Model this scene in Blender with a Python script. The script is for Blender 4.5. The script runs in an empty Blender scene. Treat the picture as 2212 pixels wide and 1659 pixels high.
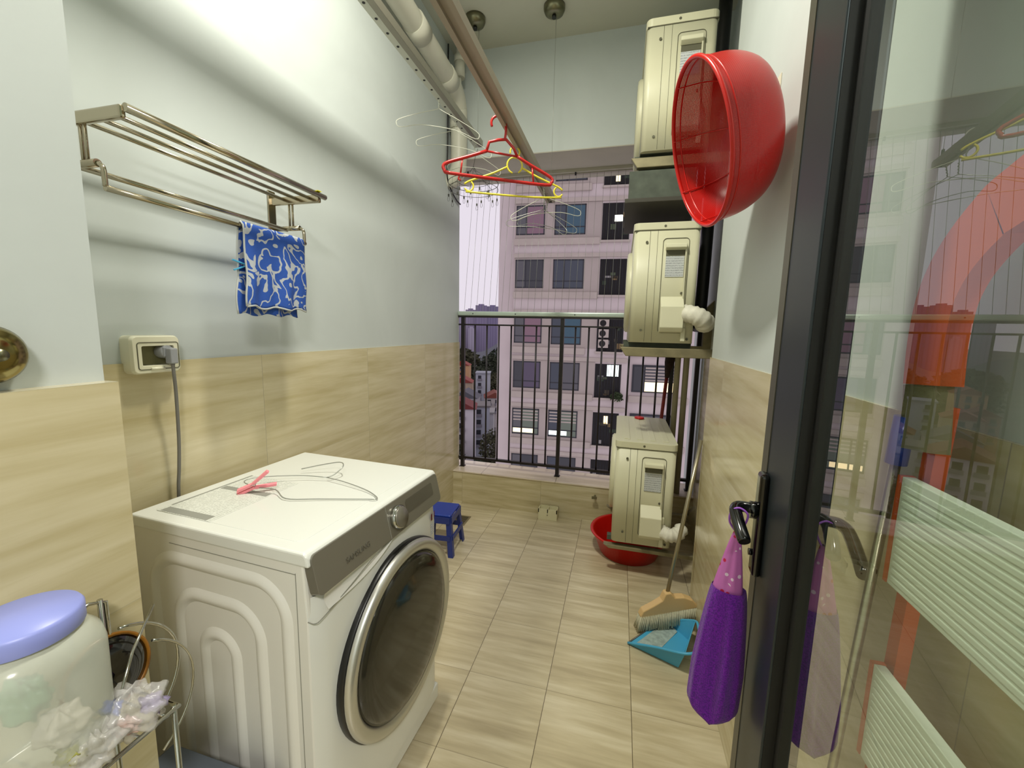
import bpy, bmesh, math, random
from math import sin, cos, pi, radians as R
from mathutils import Vector as V, Matrix as Mx
SC = bpy.context.scene
COL = SC.collection

# ------------------------------------------------------------------ camera
CAMP = V((1.1706, -2.7716, 1.3117))
YAW, PIT, ROL, FPX = .2548, .1324, .0219, 884.63
fw = V((-sin(YAW)*cos(PIT), cos(YAW)*cos(PIT), -sin(PIT)))
rt = V((cos(YAW), sin(YAW), 0)); up = rt.cross(fw)
r2 = rt*cos(ROL) + up*sin(ROL); u2 = -rt*sin(ROL) + up*cos(ROL)
cd = bpy.data.cameras.new('camera'); cam = bpy.data.objects.new('camera', cd); COL.objects.link(cam)
cd.sensor_width = 36; cd.lens = FPX/2212*36; cd.clip_start = .02; cd.clip_end = 3000
m = Mx((r2, u2, -fw)).transposed().to_4x4(); m.translation = CAMP; cam.matrix_world = m
SC.camera = cam

# ------------------------------------------------------------------ world, lights, exposure
w = bpy.data.worlds.new('dusk_sky'); SC.world = w; w.use_nodes = True
bg = w.node_tree.nodes['Background']; bg.inputs[0].default_value = (.81, .745, .83, 1); bg.inputs[1].default_value = 1.0
SC.view_settings.view_transform = 'Standard'; SC.view_settings.look = 'None'
SC.view_settings.exposure = 0; SC.view_settings.gamma = 1; SC.view_settings.use_curve_mapping = False

def lamp(name, kind, loc, energy, color, size, target=None, size_y=None):
    d = bpy.data.lights.new(name, kind); d.energy = energy; d.color = color
    if kind == 'POINT': d.shadow_soft_size = size
    else:
        d.size = size
        if size_y: d.shape = 'RECTANGLE'; d.size_y = size_y
    o = bpy.data.objects.new(name, d); COL.objects.link(o); o.location = loc
    if target is not None: o.rotation_euler = (V(target)-V(loc)).to_track_quat('-Z', 'Y').to_euler()
    return o
lamp('balcony_ceiling_light', 'AREA', (.70, -1.72, 3.055), 39, (1, .97, .84), .17, (.70, -1.72, 0))
lamp('kitchen_ceiling_light', 'AREA', (1.70, -3.72, 2.62), 56, (1, .96, .91), .4, (1.65, -3.75, 0))

# ------------------------------------------------------------------ materials
def srgb(h):
    c = [int(h[i:i+2], 16)/255 for i in (0, 2, 4)]
    return tuple(x/12.92 if x <= .04045 else ((x+.055)/1.055)**2.4 for x in c) + (1,)
def mat(name, col, rough=.5, metal=0, **k):
    m = bpy.data.materials.new(name); m.use_nodes = True
    b = m.node_tree.nodes['Principled BSDF']
    b.inputs['Base Color'].default_value = srgb(col) if isinstance(col, str) else tuple(col)
    b.inputs['Roughness'].default_value = rough; b.inputs['Metallic'].default_value = metal
    for a, v in k.items(): b.inputs[a.replace('_', ' ')].default_value = v
    return m
def nt(m): return m.node_tree, m.node_tree.nodes['Principled BSDF']
def N(t, kind, **k):
    n = t.nodes.new(kind)
    for a, v in k.items():
        if a in n.inputs: n.inputs[a].default_value = v
        else: setattr(n, a, v)
    return n
def mth(t, op, a, b=None, c=None):
    n = t.nodes.new('ShaderNodeMath'); n.operation = op
    for i, x in enumerate((a, b, c)):
        if x is None: continue
        if hasattr(x, 'links'): t.links.new(x, n.inputs[i])
        else: n.inputs[i].default_value = x
    return n.outputs[0]
def mixc(t, fac, a, b):
    n = t.nodes.new('ShaderNodeMix'); n.data_type = 'RGBA'
    for i, x in ((0, fac), (6, a), (7, b)):
        if hasattr(x, 'links'): t.links.new(x, n.inputs[i])
        else: n.inputs[i].default_value = x
    return n.outputs[2]
def noise(t, vec, scale, detail=3, dist=0, rough=.5):
    n = N(t, 'ShaderNodeTexNoise', Scale=scale, Detail=detail, Distortion=dist, Roughness=rough)
    t.links.new(vec, n.inputs['Vector']); return n.outputs['Fac']
def ramp(t, fac, stops):
    n = t.nodes.new('ShaderNodeValToRGB'); e = n.color_ramp.elements
    while len(e) < len(stops): e.new(.5)
    for el, (p_, c) in zip(e, stops):
        el.position = p_; el.color = c if len(c) == 4 else tuple(c)+(1,)
    t.links.new(fac, n.inputs[0]); return n.outputs[0]
def objvec(t, scale=(1, 1, 1)):
    c = t.nodes.new('ShaderNodeTexCoord'); mp = t.nodes.new('ShaderNodeMapping'); mp.inputs['Scale'].default_value = scale
    t.links.new(c.outputs['Object'], mp.inputs[0]); return mp.outputs[0], c.outputs['Object']
def bump(t, b, h, s=.3, d=.01):
    n = N(t, 'ShaderNodeBump', Strength=s, Distance=d); t.links.new(h, n.inputs['Height']); t.links.new(n.outputs[0], b.inputs['Normal'])
def varied(m, scale=6, amt=.12, bmp=0, bs=60):
    """gentle tone variation so that no surface is one dead colour"""
    t, b = nt(m); vec, o = objvec(t)
    c = b.inputs['Base Color'].default_value[:]
    f = noise(t, vec, scale, 4)
    t.links.new(ramp(t, f, [(.3, tuple(x*(1-amt) for x in c[:3])), (.7, tuple(min(1, x*(1+amt*.5)) for x in c[:3]))]), b.inputs['Base Color'])
    if bmp: bump(t, b, noise(t, vec, bs, 3), bmp, .002)
    return m
def tile_mat(name, a, u0, v0, su, sv, rough, base, dark, light, grain='u', seam=.0011, seamc=(.25, .2, .12), vseam=None):
    """a = (u axis, v axis) of the object coordinates; grain runs along u or v"""
    m = mat(name, base, rough); t, b = nt(m); vec, o = objvec(t)
    sep = t.nodes.new('ShaderNodeSeparateXYZ'); t.links.new(o, sep.inputs[0])
    U, W = sep.outputs[a[0]], sep.outputs[a[1]]
    uu = mth(t, 'DIVIDE', mth(t, 'SUBTRACT', U, u0), su); vv = mth(t, 'DIVIDE', mth(t, 'SUBTRACT', W, v0), sv)
    iu, iv = mth(t, 'FLOOR', uu), mth(t, 'FLOOR', vv)
    tid = mth(t, 'ADD', mth(t, 'MULTIPLY', iu, 7.31), mth(t, 'MULTIPLY', iv, 3.77))
    cb = t.nodes.new('ShaderNodeCombineXYZ')
    gu, gv = (1.1, 13) if grain == 'u' else (13, 1.1)
    t.links.new(mth(t, 'MULTIPLY', U, gu), cb.inputs[0]); t.links.new(mth(t, 'MULTIPLY', W, gv), cb.inputs[1]); t.links.new(tid, cb.inputs[2])
    f1 = noise(t, cb.outputs[0], 1.6, 5, .35, .55)
    cb2 = t.nodes.new('ShaderNodeCombineXYZ')
    t.links.new(mth(t, 'MULTIPLY', U, gu*4), cb2.inputs[0]); t.links.new(mth(t, 'MULTIPLY', W, gv*3), cb2.inputs[1]); t.links.new(tid, cb2.inputs[2])
    f2 = noise(t, cb2.outputs[0], 1.5, 3)
    f = mth(t, 'ADD', mth(t, 'MULTIPLY', f1, .75), mth(t, 'MULTIPLY', f2, .25))
    col = ramp(t, f, [(.34, srgb(dark)), (.5, srgb(base)), (.64, srgb(light))])
    su_ = mth(t, 'ABSOLUTE', mth(t, 'SUBTRACT', mth(t, 'FRACT', mth(t, 'ADD', uu, .5)), .5))
    sv_ = mth(t, 'ABSOLUTE', mth(t, 'SUBTRACT', mth(t, 'FRACT', mth(t, 'ADD', vv, .5)), .5))
    a1 = mth(t, 'LESS_THAN', su_, seam/su); a2 = mth(t, 'LESS_THAN', sv_, (vseam if vseam is not None else seam)/sv)
    a2 = mth(t, 'MULTIPLY', a2, .45)
    sm = mth(t, 'MAXIMUM', a1, a2)
    col = mixc(t, sm, col, tuple(seamc)+(1,))
    t.links.new(col, b.inputs['Base Color'])
    t.links.new(mth(t, 'ADD', mth(t, 'MULTIPLY', f2, .1), rough-.05), b.inputs['Roughness'])
    bump(t, b, mth(t, 'SUBTRACT', mth(t, 'MULTIPLY', f2, .08), sm), .12, .001)
    return m
MAT = {}
MAT['floor'] = tile_mat('floor_tile', (0, 1), .378, -1.131, .3, .3, .30, 'C2B696', 'AEA182', 'D2C8AC', seamc=(.12, .09, .05))
MAT['tile_l'] = tile_mat('wall_tile', (1, 2), -.453, .009, .6, .4, .15, 'C9BE9A', 'BBAE86', 'D4CAAA', seam=.0008, seamc=(.4, .36, .26))
MAT['tile_b'] = tile_mat('curb_tile', (0, 2), .378-.3, -.047, .6, .3, .2, 'C0B490', 'AB9E78', 'CFC5A6', seam=.001, seamc=(.35, .3, .2))
MAT['sill'] = tile_mat('sill_tile', (0, 1), .23, 0, .55, .3, .3, 'CFC0AC', 'BFAF99', 'DDD0BE', seam=.0015, seamc=(.2, .16, .12))
def paint(name, c, amt=.05):
    m = mat(name, c, .62); t, b = nt(m); vec, o = objvec(t)
    cc = srgb(c)
    f = noise(t, vec, 1.6, 5, .6, .6)
    t.links.new(ramp(t, f, [(.3, tuple(x*(1-amt) for x in cc[:3])), (.7, tuple(min(1, x*(1+amt)) for x in cc[:3]))]), b.inputs['Base Color'])
    bump(t, b, noise(t, vec, 140, 2), .06, .001)
    return m
MAT['paint'] = paint('wall_paint', 'C3CAC8')
MAT['ceil'] = paint('ceiling_paint', 'C9C9BA')
MAT['beam'] = paint('beam_paint', 'B4AFA0', .1)
MAT['white'] = mat('appliance_white', 'DEE0DA', .28, Coat_Weight=.3, Coat_Roughness=.08)
MAT['white_side'] = mat('appliance_side_white', 'DDDCD4', .38)
MAT['seam'] = mat('dark_seam', '8A8A80', .6)
MAT['panel'] = mat('control_panel_grey', '77746A', .30, .35)
MAT['panel_dk'] = mat('display_grey', '5A574E', .18, .2)
MAT['chrome'] = mat('chrome', 'B9B9B2', .12, 1)
MAT['brushed'] = mat('brushed_ring', 'C9C9C4', .34, .85)
MAT['black'] = mat('black_plastic', '0B0B0D', .35)
MAT['blackgloss'] = mat('black_gloss', '080808', .12, Coat_Weight=.5)
MAT['steel'] = mat('stainless_steel', 'B6AC96', .16, 1)
MAT['alu'] = mat('aluminium_rail', 'A9A597', .38, .85)
MAT['alu2'] = mat('aluminium_rail_satin', 'A89F90', .45, .3)
MAT['gun'] = mat('pulley_metal', '7C7A62', .3, .9)
MAT['pipe'] = varied(mat('pvc_pipe', 'CFCDBE', .42), 5, .08)
MAT['ivory'] = varied(mat('ac_ivory', 'D3D1B4', .42), 3, .04)
MAT['ivory_hi'] = mat('ac_ivory_trim', 'DAD8BC', .4)
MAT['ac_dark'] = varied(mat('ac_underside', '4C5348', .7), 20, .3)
MAT['bracket'] = varied(mat('bracket_steel', '8C8467', .5, .4), 14, .3)
MAT['acseam'] = mat('ac_seam', '5C5B48', .7)
MAT['wrap'] = varied(mat('insulation_tape', 'DEDBCB', .6), 30, .12, .5, 40)
MAT['red'] = mat('red_plastic', 'C0150C', .3, Subsurface_Weight=.0)
MAT['redh'] = mat('red_hanger_plastic', 'B51E1C', .28)
MAT['yellow'] = mat('yellow_hanger_plastic', 'D9CB3C', .32)
MAT['wirewhite'] = mat('white_coated_wire', 'D3D4C6', .35)
MAT['wiregrey'] = mat('galvanised_wire', 'A9ABA5', .3, .6)
MAT['darkwire'] = mat('dark_wire', '55544E', .4, .5)
MAT['rail_black'] = varied(mat('black_painted_steel', '171012', .4), 30, .3)
MAT['rail_top'] = varied(mat('pale_handrail', 'B4C2B8', .35, .3), 9, .12)
MAT['bluest'] = mat('blue_plastic', '1B3A9A', .35)
MAT['navy'] = mat('stool_side_blue', '24357E', .4)
MAT['skyblue'] = mat('sky_blue_plastic', '49A5CF', .35)
MAT['cream'] = mat('cream_plastic', 'D8D2B0', .4)
MAT['socket'] = mat('socket_white', 'E2DFC6', .32)
MAT['cable'] = mat('grey_cable', '6E6C66', .5)
MAT['plug'] = mat('grey_plug', '8D8F92', .4)
MAT['alu_dark'] = mat('dark_aluminium', '2F363B', .42, .5)
MAT['bronze'] = mat('frame_edge', '59564A', .45, .4)
MAT['gasket'] = mat('black_gasket', '060708', .6)
MAT['jarlid'] = mat('periwinkle_lid', '8D96D8', .38)
MAT['broomhead'] = mat('peach_plastic', 'D3B27E', .4)
MAT['bristle'] = varied(mat('grey_bristles', 'C6C2A8', .8), 90, .2)
MAT['pole'] = mat('metal_pole', 'A19A84', .3, .8)
MAT['pink'] = mat('pink_plastic', 'F0909A', .35)
MAT['orange'] = mat('orange_plastic', 'BC5222', .4)
MAT['palewhite'] = mat('off_white_plastic', 'C9CDC2', .4)
MAT['redbrown'] = varied(mat('dried_broom_red', '7A1E12', .6), 30, .3)
MAT['darkbristle'] = varied(mat('dark_bristles', '2A1A14', .9), 60, .4)
MAT['printed'] = mat('printed_grey', '8E8F87', .6)
MAT['label'] = mat('paper_label', 'C9CED0', .5)

def glass_mat(name, tint, ior=1.5, refl=(1, 1, 1, 1)):
    m = bpy.data.materials.new(name); m.use_nodes = True; t = m.node_tree; t.nodes.clear()
    out = t.nodes.new('ShaderNodeOutputMaterial'); mx = t.nodes.new('ShaderNodeMixShader')
    tr = t.nodes.new('ShaderNodeBsdfTransparent'); tr.inputs[0].default_value = tint
    gl = t.nodes.new('ShaderNodeBsdfGlossy'); gl.inputs['Roughness'].default_value = .004; gl.inputs[0].default_value = refl
    fr = t.nodes.new('ShaderNodeFresnel'); fr.inputs[0].default_value = ior
    ge = t.nodes.new('ShaderNodeNewGeometry'); t.links.new(mth(t, 'MULTIPLY', mth(t, 'MULTIPLY', fr.outputs[0], 1.5), mth(t, 'SUBTRACT', 1, ge.outputs['Backfacing'])), mx.inputs[0]); t.links.new(tr.outputs[0], mx.inputs[1]); t.links.new(gl.outputs[0], mx.inputs[2])
    t.links.new(mx.outputs[0], out.inputs[0]); return m
MAT['glass'] = glass_mat('door_glass', (.93, .97, .93, 1), 1.5)
MAT['lensglass'] = mat('washer_door_glass', '2A2820', .09, IOR=1.5)

def label_mat(name, base, ink, lines, rough=.5, axis=2, other=1):
    """a printed paper label: fine rows of unreadable print"""
    m = mat(name, base, rough); t, b = nt(m); vec, o = objvec(t)
    sep = t.nodes.new('ShaderNodeSeparateXYZ'); t.links.new(o, sep.inputs[0])
    rows = mth(t, 'LESS_THAN', mth(t, 'FRACT', mth(t, 'MULTIPLY', sep.outputs[axis], lines)), .45)
    n = noise(t, vec, 260, 2)
    ink_f = mth(t, 'MULTIPLY', mth(t, 'MULTIPLY', rows, mth(t, 'GREATER_THAN', n, .47)), .7)
    t.links.new(mixc(t, ink_f, srgb(base), srgb(ink)), b.inputs['Base Color']); return m
MAT['acprint'] = label_mat('rating_label', 'C6CACB', '7F858A', 90)
MAT['topprint'] = label_mat('instruction_sheet_print', 'D6D8D0', 'A9ABA4', 110, axis=0)

def floral():
    m = mat('blue_floral_cloth', '2B57AE', .8); t, b = nt(m); vec, o = objvec(t)
    wn = N(t, 'ShaderNodeTexNoise', Scale=13, Detail=1.5); t.links.new(vec, wn.inputs['Vector'])
    ad = t.nodes.new('ShaderNodeVectorMath'); ad.operation = 'MULTIPLY_ADD'
    t.links.new(wn.outputs['Color'], ad.inputs[0]); ad.inputs[1].default_value = (.11, .11, .11); t.links.new(vec, ad.inputs[2])
    wv = N(t, 'ShaderNodeTexWave', Scale=14, Distortion=10, Detail=1.5); wv.inputs['Detail Scale'].default_value = 1.4
    t.links.new(ad.outputs[0], wv.inputs['Vector'])
    vo = N(t, 'ShaderNodeTexVoronoi', Scale=17); t.links.new(ad.outputs[0], vo.inputs['Vector'])
    a = mth(t, 'GREATER_THAN', wv.outputs['Fac'], .84); bq = mth(t, 'LESS_THAN', vo.outputs['Distance'], .2)
    f = mth(t, 'MAXIMUM', a, bq)
    f = mth(t, 'MULTIPLY', f, .92)
    t.links.new(mixc(t, f, srgb('2450A8'), srgb('B9BDC0')), b.inputs['Base Color'])
    bump(t, b, noise(t, vec, 500, 2), .5, .002); return m
MAT['floral'] = floral()
def dotted():
    m = mat('pink_dotted_cloth', 'BC62AE', .75); t, b = nt(m); vec, o = objvec(t)
    vo = N(t, 'ShaderNodeTexVoronoi', Scale=85); t.links.new(vec, vo.inputs['Vector'])
    f = mth(t, 'LESS_THAN', vo.outputs['Distance'], .27)
    f2 = mth(t, 'GREATER_THAN', noise(t, vec, 30, 1), .52)
    c = mixc(t, mth(t, 'MULTIPLY', f, f2), srgb('B865AE'), srgb('B31345'))
    f3 = mth(t, 'MULTIPLY', f, mth(t, 'LESS_THAN', noise(t, vec, 30, 1), .42))
    t.links.new(mixc(t, f3, c, srgb('D8C0D8')), b.inputs['Base Color']); return m
MAT['dotted'] = dotted()
def plush():
    m = mat('purple_plush', '6A0FA0', .95, Sheen_Weight=.15); t, b = nt(m); vec, o = objvec(t)
    n = noise(t, vec, 420, 2)
    t.links.new(ramp(t, n, [(.35, srgb('4A087C')), (.65, srgb('720FA6'))]), b.inputs['Base Color'])
    bump(t, b, n, .6, .0015); return m
MAT['plush'] = plush()
def mesh_plastic(name, col, cut):
    """plastic pierced by rows of tiny holes (real transparency at the holes)"""
    m = mat(name, col, .28); t, b = nt(m)
    c = t.nodes.new('ShaderNodeTexCoord'); sep = t.nodes.new('ShaderNodeSeparateXYZ'); t.links.new(c.outputs['UV'], sep.inputs[0])
    f1 = mth(t, 'GREATER_THAN', mth(t, 'FRACT', sep.outputs[0]), .5); f2 = mth(t, 'GREATER_THAN', mth(t, 'FRACT', sep.outputs[1]), .45)
    hole = mth(t, 'MULTIPLY', f1, f2)
    t.links.new(mth(t, 'SUBTRACT', 1, mth(t, 'MULTIPLY', hole, cut)), b.inputs['Alpha'])
    bump(t, b, hole, -.25, .001)
    return m
MAT['sieve'] = mesh_plastic('red_sieve_plastic', 'AC0A06', .32)
MAT['sieve'].node_tree.nodes['Principled BSDF'].inputs['Subsurface Weight'].default_value = .05
MAT['sieve'].node_tree.nodes['Principled BSDF'].inputs['Subsurface Radius'].default_value = (.02, .003, .003)

# ------------------------------------------------------------------ mesh builder
class B:
    def __init__(s): s.v = []; s.f = []; s.sm = []; s.uv = {}
    def add(s, vs, fs, smooth=False):
        o = len(s.v); s.v += [V(x) for x in vs]
        for f in fs: s.f.append(tuple(i+o for i in f)); s.sm.append(smooth)
        return s
    def box(s, lo, hi, M=None):
        x0, y0, z0 = lo; x1, y1, z1 = hi
        vs = [V(q) for q in ((x0,y0,z0),(x1,y0,z0),(x1,y1,z0),(x0,y1,z0),(x0,y0,z1),(x1,y0,z1),(x1,y1,z1),(x0,y1,z1))]
        if M: vs = [M @ q for q in vs]
        return s.add(vs, [(0,3,2,1),(4,5,6,7),(0,1,5,4),(1,2,6,5),(2,3,7,6),(3,0,4,7)])
    def prism(s, pts, a, b):
        """pts: polygon list; a,b: functions mapping 2D point to the two end caps"""
        n = len(pts); A = [a(*q) for q in pts]; Bq = [b(*q) for q in pts]
        return s.add(A+Bq, [tuple(range(n))[::-1], tuple(range(n, 2*n))]+[(i, (i+1) % n, n+(i+1) % n, n+i) for i in range(n)])
    def tube(s, pts, r, n=8, closed=False, cap=True, flat=None):
        pts = [V(q) for q in pts]; k = len(pts); rings = []
        up_ = None
        for i in range(k):
            if closed: t = pts[(i+1) % k]-pts[i-1]
            else: t = pts[min(i+1, k-1)]-pts[max(i-1, 0)]
            t.normalize()
            if up_ is None:
                up_ = V((0, 0, 1)) if abs(t.z) < .9 else V((1, 0, 0))
            up_ = (up_-t*up_.dot(t)).normalized(); sd = t.cross(up_)
            rr = r[i] if isinstance(r, (list, tuple)) else r
            fx = flat or 1
            rings.append([pts[i]+(up_*cos(2*pi*j/n)*fx+sd*sin(2*pi*j/n))*rr for j in range(n)])
        vs = [q for rg in rings for q in rg]; fs = []
        for i in range(k if closed else k-1):
            a = i*n; b = ((i+1) % k)*n
            fs += [(a+j, a+(j+1) % n, b+(j+1) % n, b+j) for j in range(n)]
        s.add(vs, fs, True)
        if cap and not closed:
            o = len(s.v)-len(vs)
            s.f.append(tuple(o+j for j in range(n))[::-1]); s.sm.append(False)
            s.f.append(tuple(o+(k-1)*n+j for j in range(n))); s.sm.append(False)
        return s
    def cyl(s, a, b, r, n=20, r1=None): return s.tube([a, b], [r, r1 if r1 is not None else r], n)
    def lathe(s, prof, M=None, n=40, closed=False, sx=1, sy=1, power=None):
        """prof: (r,z) pairs about z; M maps to the world"""
        M = M or Mx()
        vs = []
        for r_, z in prof:
            for j in range(n):
                a = 2*pi*j/n; c_, s_ = cos(a), sin(a)
                if power:
                    q = (abs(c_)**power+abs(s_)**power)**(-1/power); c_ *= q; s_ *= q
                vs.append(M @ V((r_*c_*sx, r_*s_*sy, z)))
        fs = []
        k = len(prof)
        for i in range(k if closed else k-1):
            a = i*n; b = ((i+1) % k)*n
            fs += [(a+j, a+(j+1) % n, b+(j+1) % n, b+j) for j in range(n)]
        s.add(vs, fs, True)
        return s
    def cap(s, r_, z, M=None, n=40, flip=False):
        M = M or Mx(); vs = [M @ V((r_*cos(2*pi*j/n), r_*sin(2*pi*j/n), z)) for j in range(n)]
        f = tuple(range(n)); return s.add(vs, [f[::-1] if flip else f])
    def grid(s, fn, nu, nv, smooth=True, closedu=False):
        vs = [fn(i/nu, j/nv) for j in range(nv+1) for i in range(nu+(0 if closedu else 1))]
        w_ = nu if closedu else nu+1
        fs = [(j*w_+i, j*w_+(i+1) % w_, (j+1)*w_+(i+1) % w_, (j+1)*w_+i) for j in range(nv) for i in range(nu)]
        return s.add(vs, fs, smooth)
    def build(s, name, m, parent=None, bevel=0, seg=2, solid=0, sub=0, recalc=True, loc=None):
        inv = None
        if parent is not None: inv = WM[parent.name].inverted()
        elif loc is not None: inv = Mx.Translation(-V(loc))
        me = bpy.data.meshes.new(name)
        me.from_pydata([tuple(inv @ q) if inv else tuple(q) for q in s.v], [], s.f)
        me.polygons.foreach_set('use_smooth', s.sm)
        if recalc:
            bm = bmesh.new(); bm.from_mesh(me); bmesh.ops.recalc_face_normals(bm, faces=bm.faces); bm.to_mesh(me); bm.free()
        o = bpy.data.objects.new(name, me); COL.objects.link(o)
        me.materials.append(MAT[m] if isinstance(m, str) else m)
        if parent is not None: o.parent = parent; WM[o.name] = WM[parent.name].copy()
        elif loc is not None: o.location = loc; WM[o.name] = Mx.Translation(V(loc))
        else: WM[o.name] = Mx()
        if bevel:
            md = o.modifiers.new('bevel', 'BEVEL'); md.width = bevel; md.segments = seg; md.limit_method = 'ANGLE'; md.angle_limit = R(35)
            md.harden_normals = False
        if solid:
            md = o.modifiers.new('solid', 'SOLIDIFY'); md.thickness = solid; md.offset = 0
        if sub:
            md = o.modifiers.new('sub', 'SUBSURF'); md.levels = sub; md.render_levels = sub
        return o
WM = {}
def thing(name, label, cat, loc=(0, 0, 0), rotz=0, group=None, kind=None):
    o = bpy.data.objects.new(name, None); COL.objects.link(o); o.empty_display_size = .05
    o.location = loc; o.rotation_euler = (0, 0, rotz); WM[o.name] = Mx.Translation(V(loc)) @ Mx.Rotation(rotz, 4, 'Z')
    return tag(o, label, cat, group, kind)
def tag(o, label, cat, group=None, kind=None):
    o['label'] = label; o['category'] = cat
    if group: o['group'] = group
    if kind: o['kind'] = kind
    return o
def struct(o): o['kind'] = 'structure'; return o
def dup(root, loc, rotz=None, label=None, parent=None):
    r = root.copy(); COL.objects.link(r); r.location = loc
    if rotz is not None: r.rotation_euler = (0, 0, rotz)
    if label: r['label'] = label
    if parent is not None: r.parent = parent
    for ch in list(root.children):
        c = ch.copy(); COL.objects.link(c); c.parent = r
        for g in list(ch.children):
            d = g.copy(); COL.objects.link(d); d.parent = c
    return r
def arc(c, r, a0, a1, n, ax=(1, 0, 0), ay=(0, 0, 1)):
    c, ax, ay = V(c), V(ax), V(ay)
    return [c+ax*r*cos(a0+(a1-a0)*i/n)+ay*r*sin(a0+(a1-a0)*i/n) for i in range(n+1)]
def rrect(x0, y0, x1, y1, r, n=6):
    out = []
    for cx_, cy_, a in ((x1-r, y1-r, 0), (x0+r, y1-r, pi/2), (x0+r, y0+r, pi), (x1-r, y0+r, 3*pi/2)):
        out += [(cx_+r*cos(a+pi/2*i/n), cy_+r*sin(a+pi/2*i/n)) for i in range(n+1)]
    return out
def smooth_path(pts, k=6):
    """Catmull-Rom through the points"""
    pts = [V(q) for q in pts]; P = [pts[0]*2-pts[1]]+pts+[pts[-1]*2-pts[-2]]; out = []
    for i in range(1, len(P)-2):
        a, b, c, d = P[i-1:i+3]
        for j in range(k):
            t = j/k
            out.append(.5*((2*b)+(c-a)*t+(2*a-5*b+4*c-d)*t*t+(3*b-a-3*c+d)*t**3))
    out.append(P[-2]); return out
def text(s, size, m, parent, M, name='lettering', ext=.0006):
    cu = bpy.data.curves.new('t', 'FONT'); cu.body = s; cu.size = size; cu.align_x = 'CENTER'; cu.align_y = 'CENTER'; cu.extrude = ext
    to = bpy.data.objects.new('t', cu); COL.objects.link(to)
    dg = bpy.context.evaluated_depsgraph_get(); me = bpy.data.meshes.new_from_object(to.evaluated_get(dg))
    bpy.data.objects.remove(to); bpy.data.curves.remove(cu)
    me.transform(WM[parent.name].inverted() @ M); me.materials.clear(); me.materials.append(MAT[m]); me.name = name
    o = bpy.data.objects.new(name, me); COL.objects.link(o); o.parent = parent; WM[o.name] = WM[parent.name].copy()
    return o

# ================================================================== SETTING
WX = 1.565; W2 = 1.69; YN = -.80; ZT = 1.209; ZC = 3.11; NX = .315; NY = -2.273
struct(B().box((-.15, -4.8, -.12), (2.9, .24, 0)).build('floor', 'floor'))
struct(B().box((-.15, -4.8, ZC), (2.9, .45, ZC+.12)).build('ceiling', 'ceil'))
wl = struct(B().box((-.14, NY, 0), (0, .115, ZC)).build('wall_left', 'paint'))
tl = B().box((0, NY+.002, 0), (.006, .115, ZT)).build('tile_wainscot', 'tile_l', wl)
wn_ = struct(B().box((-.14, -4.8, 0), (NX, NY, ZC)).build('wall_doorway', 'paint'))
B().box((NX, -4.8, 0), (NX+.03, NY+.002, ZT)).build('tile_wainscot', 'tile_l', wn_)
B().box((.006, NY, 0), (NX, NY+.002, ZT)).build('tile_wainscot', 'tile_l', wn_)
wr = struct(B().box((WX, -2.78, 0), (1.9, YN, ZC)).build('wall_right', 'paint'))
B().box((WX-.006, -2.78, 0), (WX, YN+.006, ZT)).box((WX, YN, 0), (W2, YN+.006, ZT)).build('tile_wainscot', 'tile_l', wr)
wn2 = struct(B().box((W2, YN, 0), (1.9, .45, ZC)).build('wall_niche', 'paint'))
B().box((W2-.006, YN+.006, 0), (W2, .0, ZT)).build('tile_wainscot', 'tile_l', wn2)
struct(B().box((WX, -2.9, 0), (2.9, -2.78, ZC)).build('wall_kitchen_front', 'paint'))
struct(B().box((2.76, -4.8, 0), (2.9, -2.9, ZC)).build('wall_kitchen_right', 'paint'))
struct(B().box((-.14, -4.92, 0), (2.9, -4.8, ZC)).build('wall_kitchen_rear', 'paint'))
# curb under the railing
cb = struct(B().box((-.14, 0, 0), (W2, .24, .243)).build('wall_back_curb', 'tile_b'))
B().box((-.14, -.006, .243), (W2, .25, .252)).build('sill_slab', 'sill', cb, bevel=.002)
# lintel above the opening, with the small drip step on its underside
wb = struct(B().box((-.14, 0, 2.452), (W2, .43, ZC)).build('wall_back', 'paint'))
B().box((-.14, .0, 2.446), (W2, .30, 2.452)).build('beam_soffit', 'beam', wb)
B().box((-.14, .30, 2.425), (W2, .43, 2.452)).build('drip_edge', 'beam', wb)
B().cyl((.80, .31, 2.425), (.80, .31, 2.405), .006, 8).cyl((.03, .2, 2.445), (.03, .2, 2.42), .006, 8).build('anchor_bolt', 'black', wb)

# ================================================================== RAILING AND WIRE GRILLE
RY = .115
rail = thing('balcony_railing', 'black steel balcony railing with a pale round-edged handrail above the tiled curb', 'railing', (.7, RY, .252))
B().box((-.0, RY-.03, 1.405), (1.685, RY+.03, 1.437)).build('handrail', 'rail_top', rail, bevel=.008)
for dy, z0, z1 in ((.02, 1.393, 1.405), (.008, 1.335, 1.346), (.012, .315, .333)): B().box((.0, RY-dy, z0), (1.685, RY+dy, z1)).build('rail_bar', 'rail_black', rail)
for x in (.035, .775, 1.51, 1.665):
    B().box((x-.013, RY-.013, .252), (x+.013, RY+.013, 1.395)).box((x-.02, RY-.02, .252), (x+.02, RY+.02, .256)).build('post', 'rail_black', rail)
for k in range(1, 8):
    x = .035+k*.0925
    B().cyl((x, RY, .325), (x, RY, 1.34), .0065, 6).build('baluster', 'rail_black', rail)
for k in range(1, 10):
    x = .775+k*.092
    B().cyl((x, RY, .325), (x, RY, 1.34), .0065, 6).build('baluster', 'rail_black', rail)
for x in (.12, .44, .86, 1.3): B().cyl((x, RY-.032, 1.42), (x, RY-.026, 1.42), .004, 8).build('screw', 'black', rail)
gr = thing('safety_wire_grille', 'row of thin vertical steel safety wires between handrail and lintel', 'wire grille', (.7, .18, 1.43))
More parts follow.
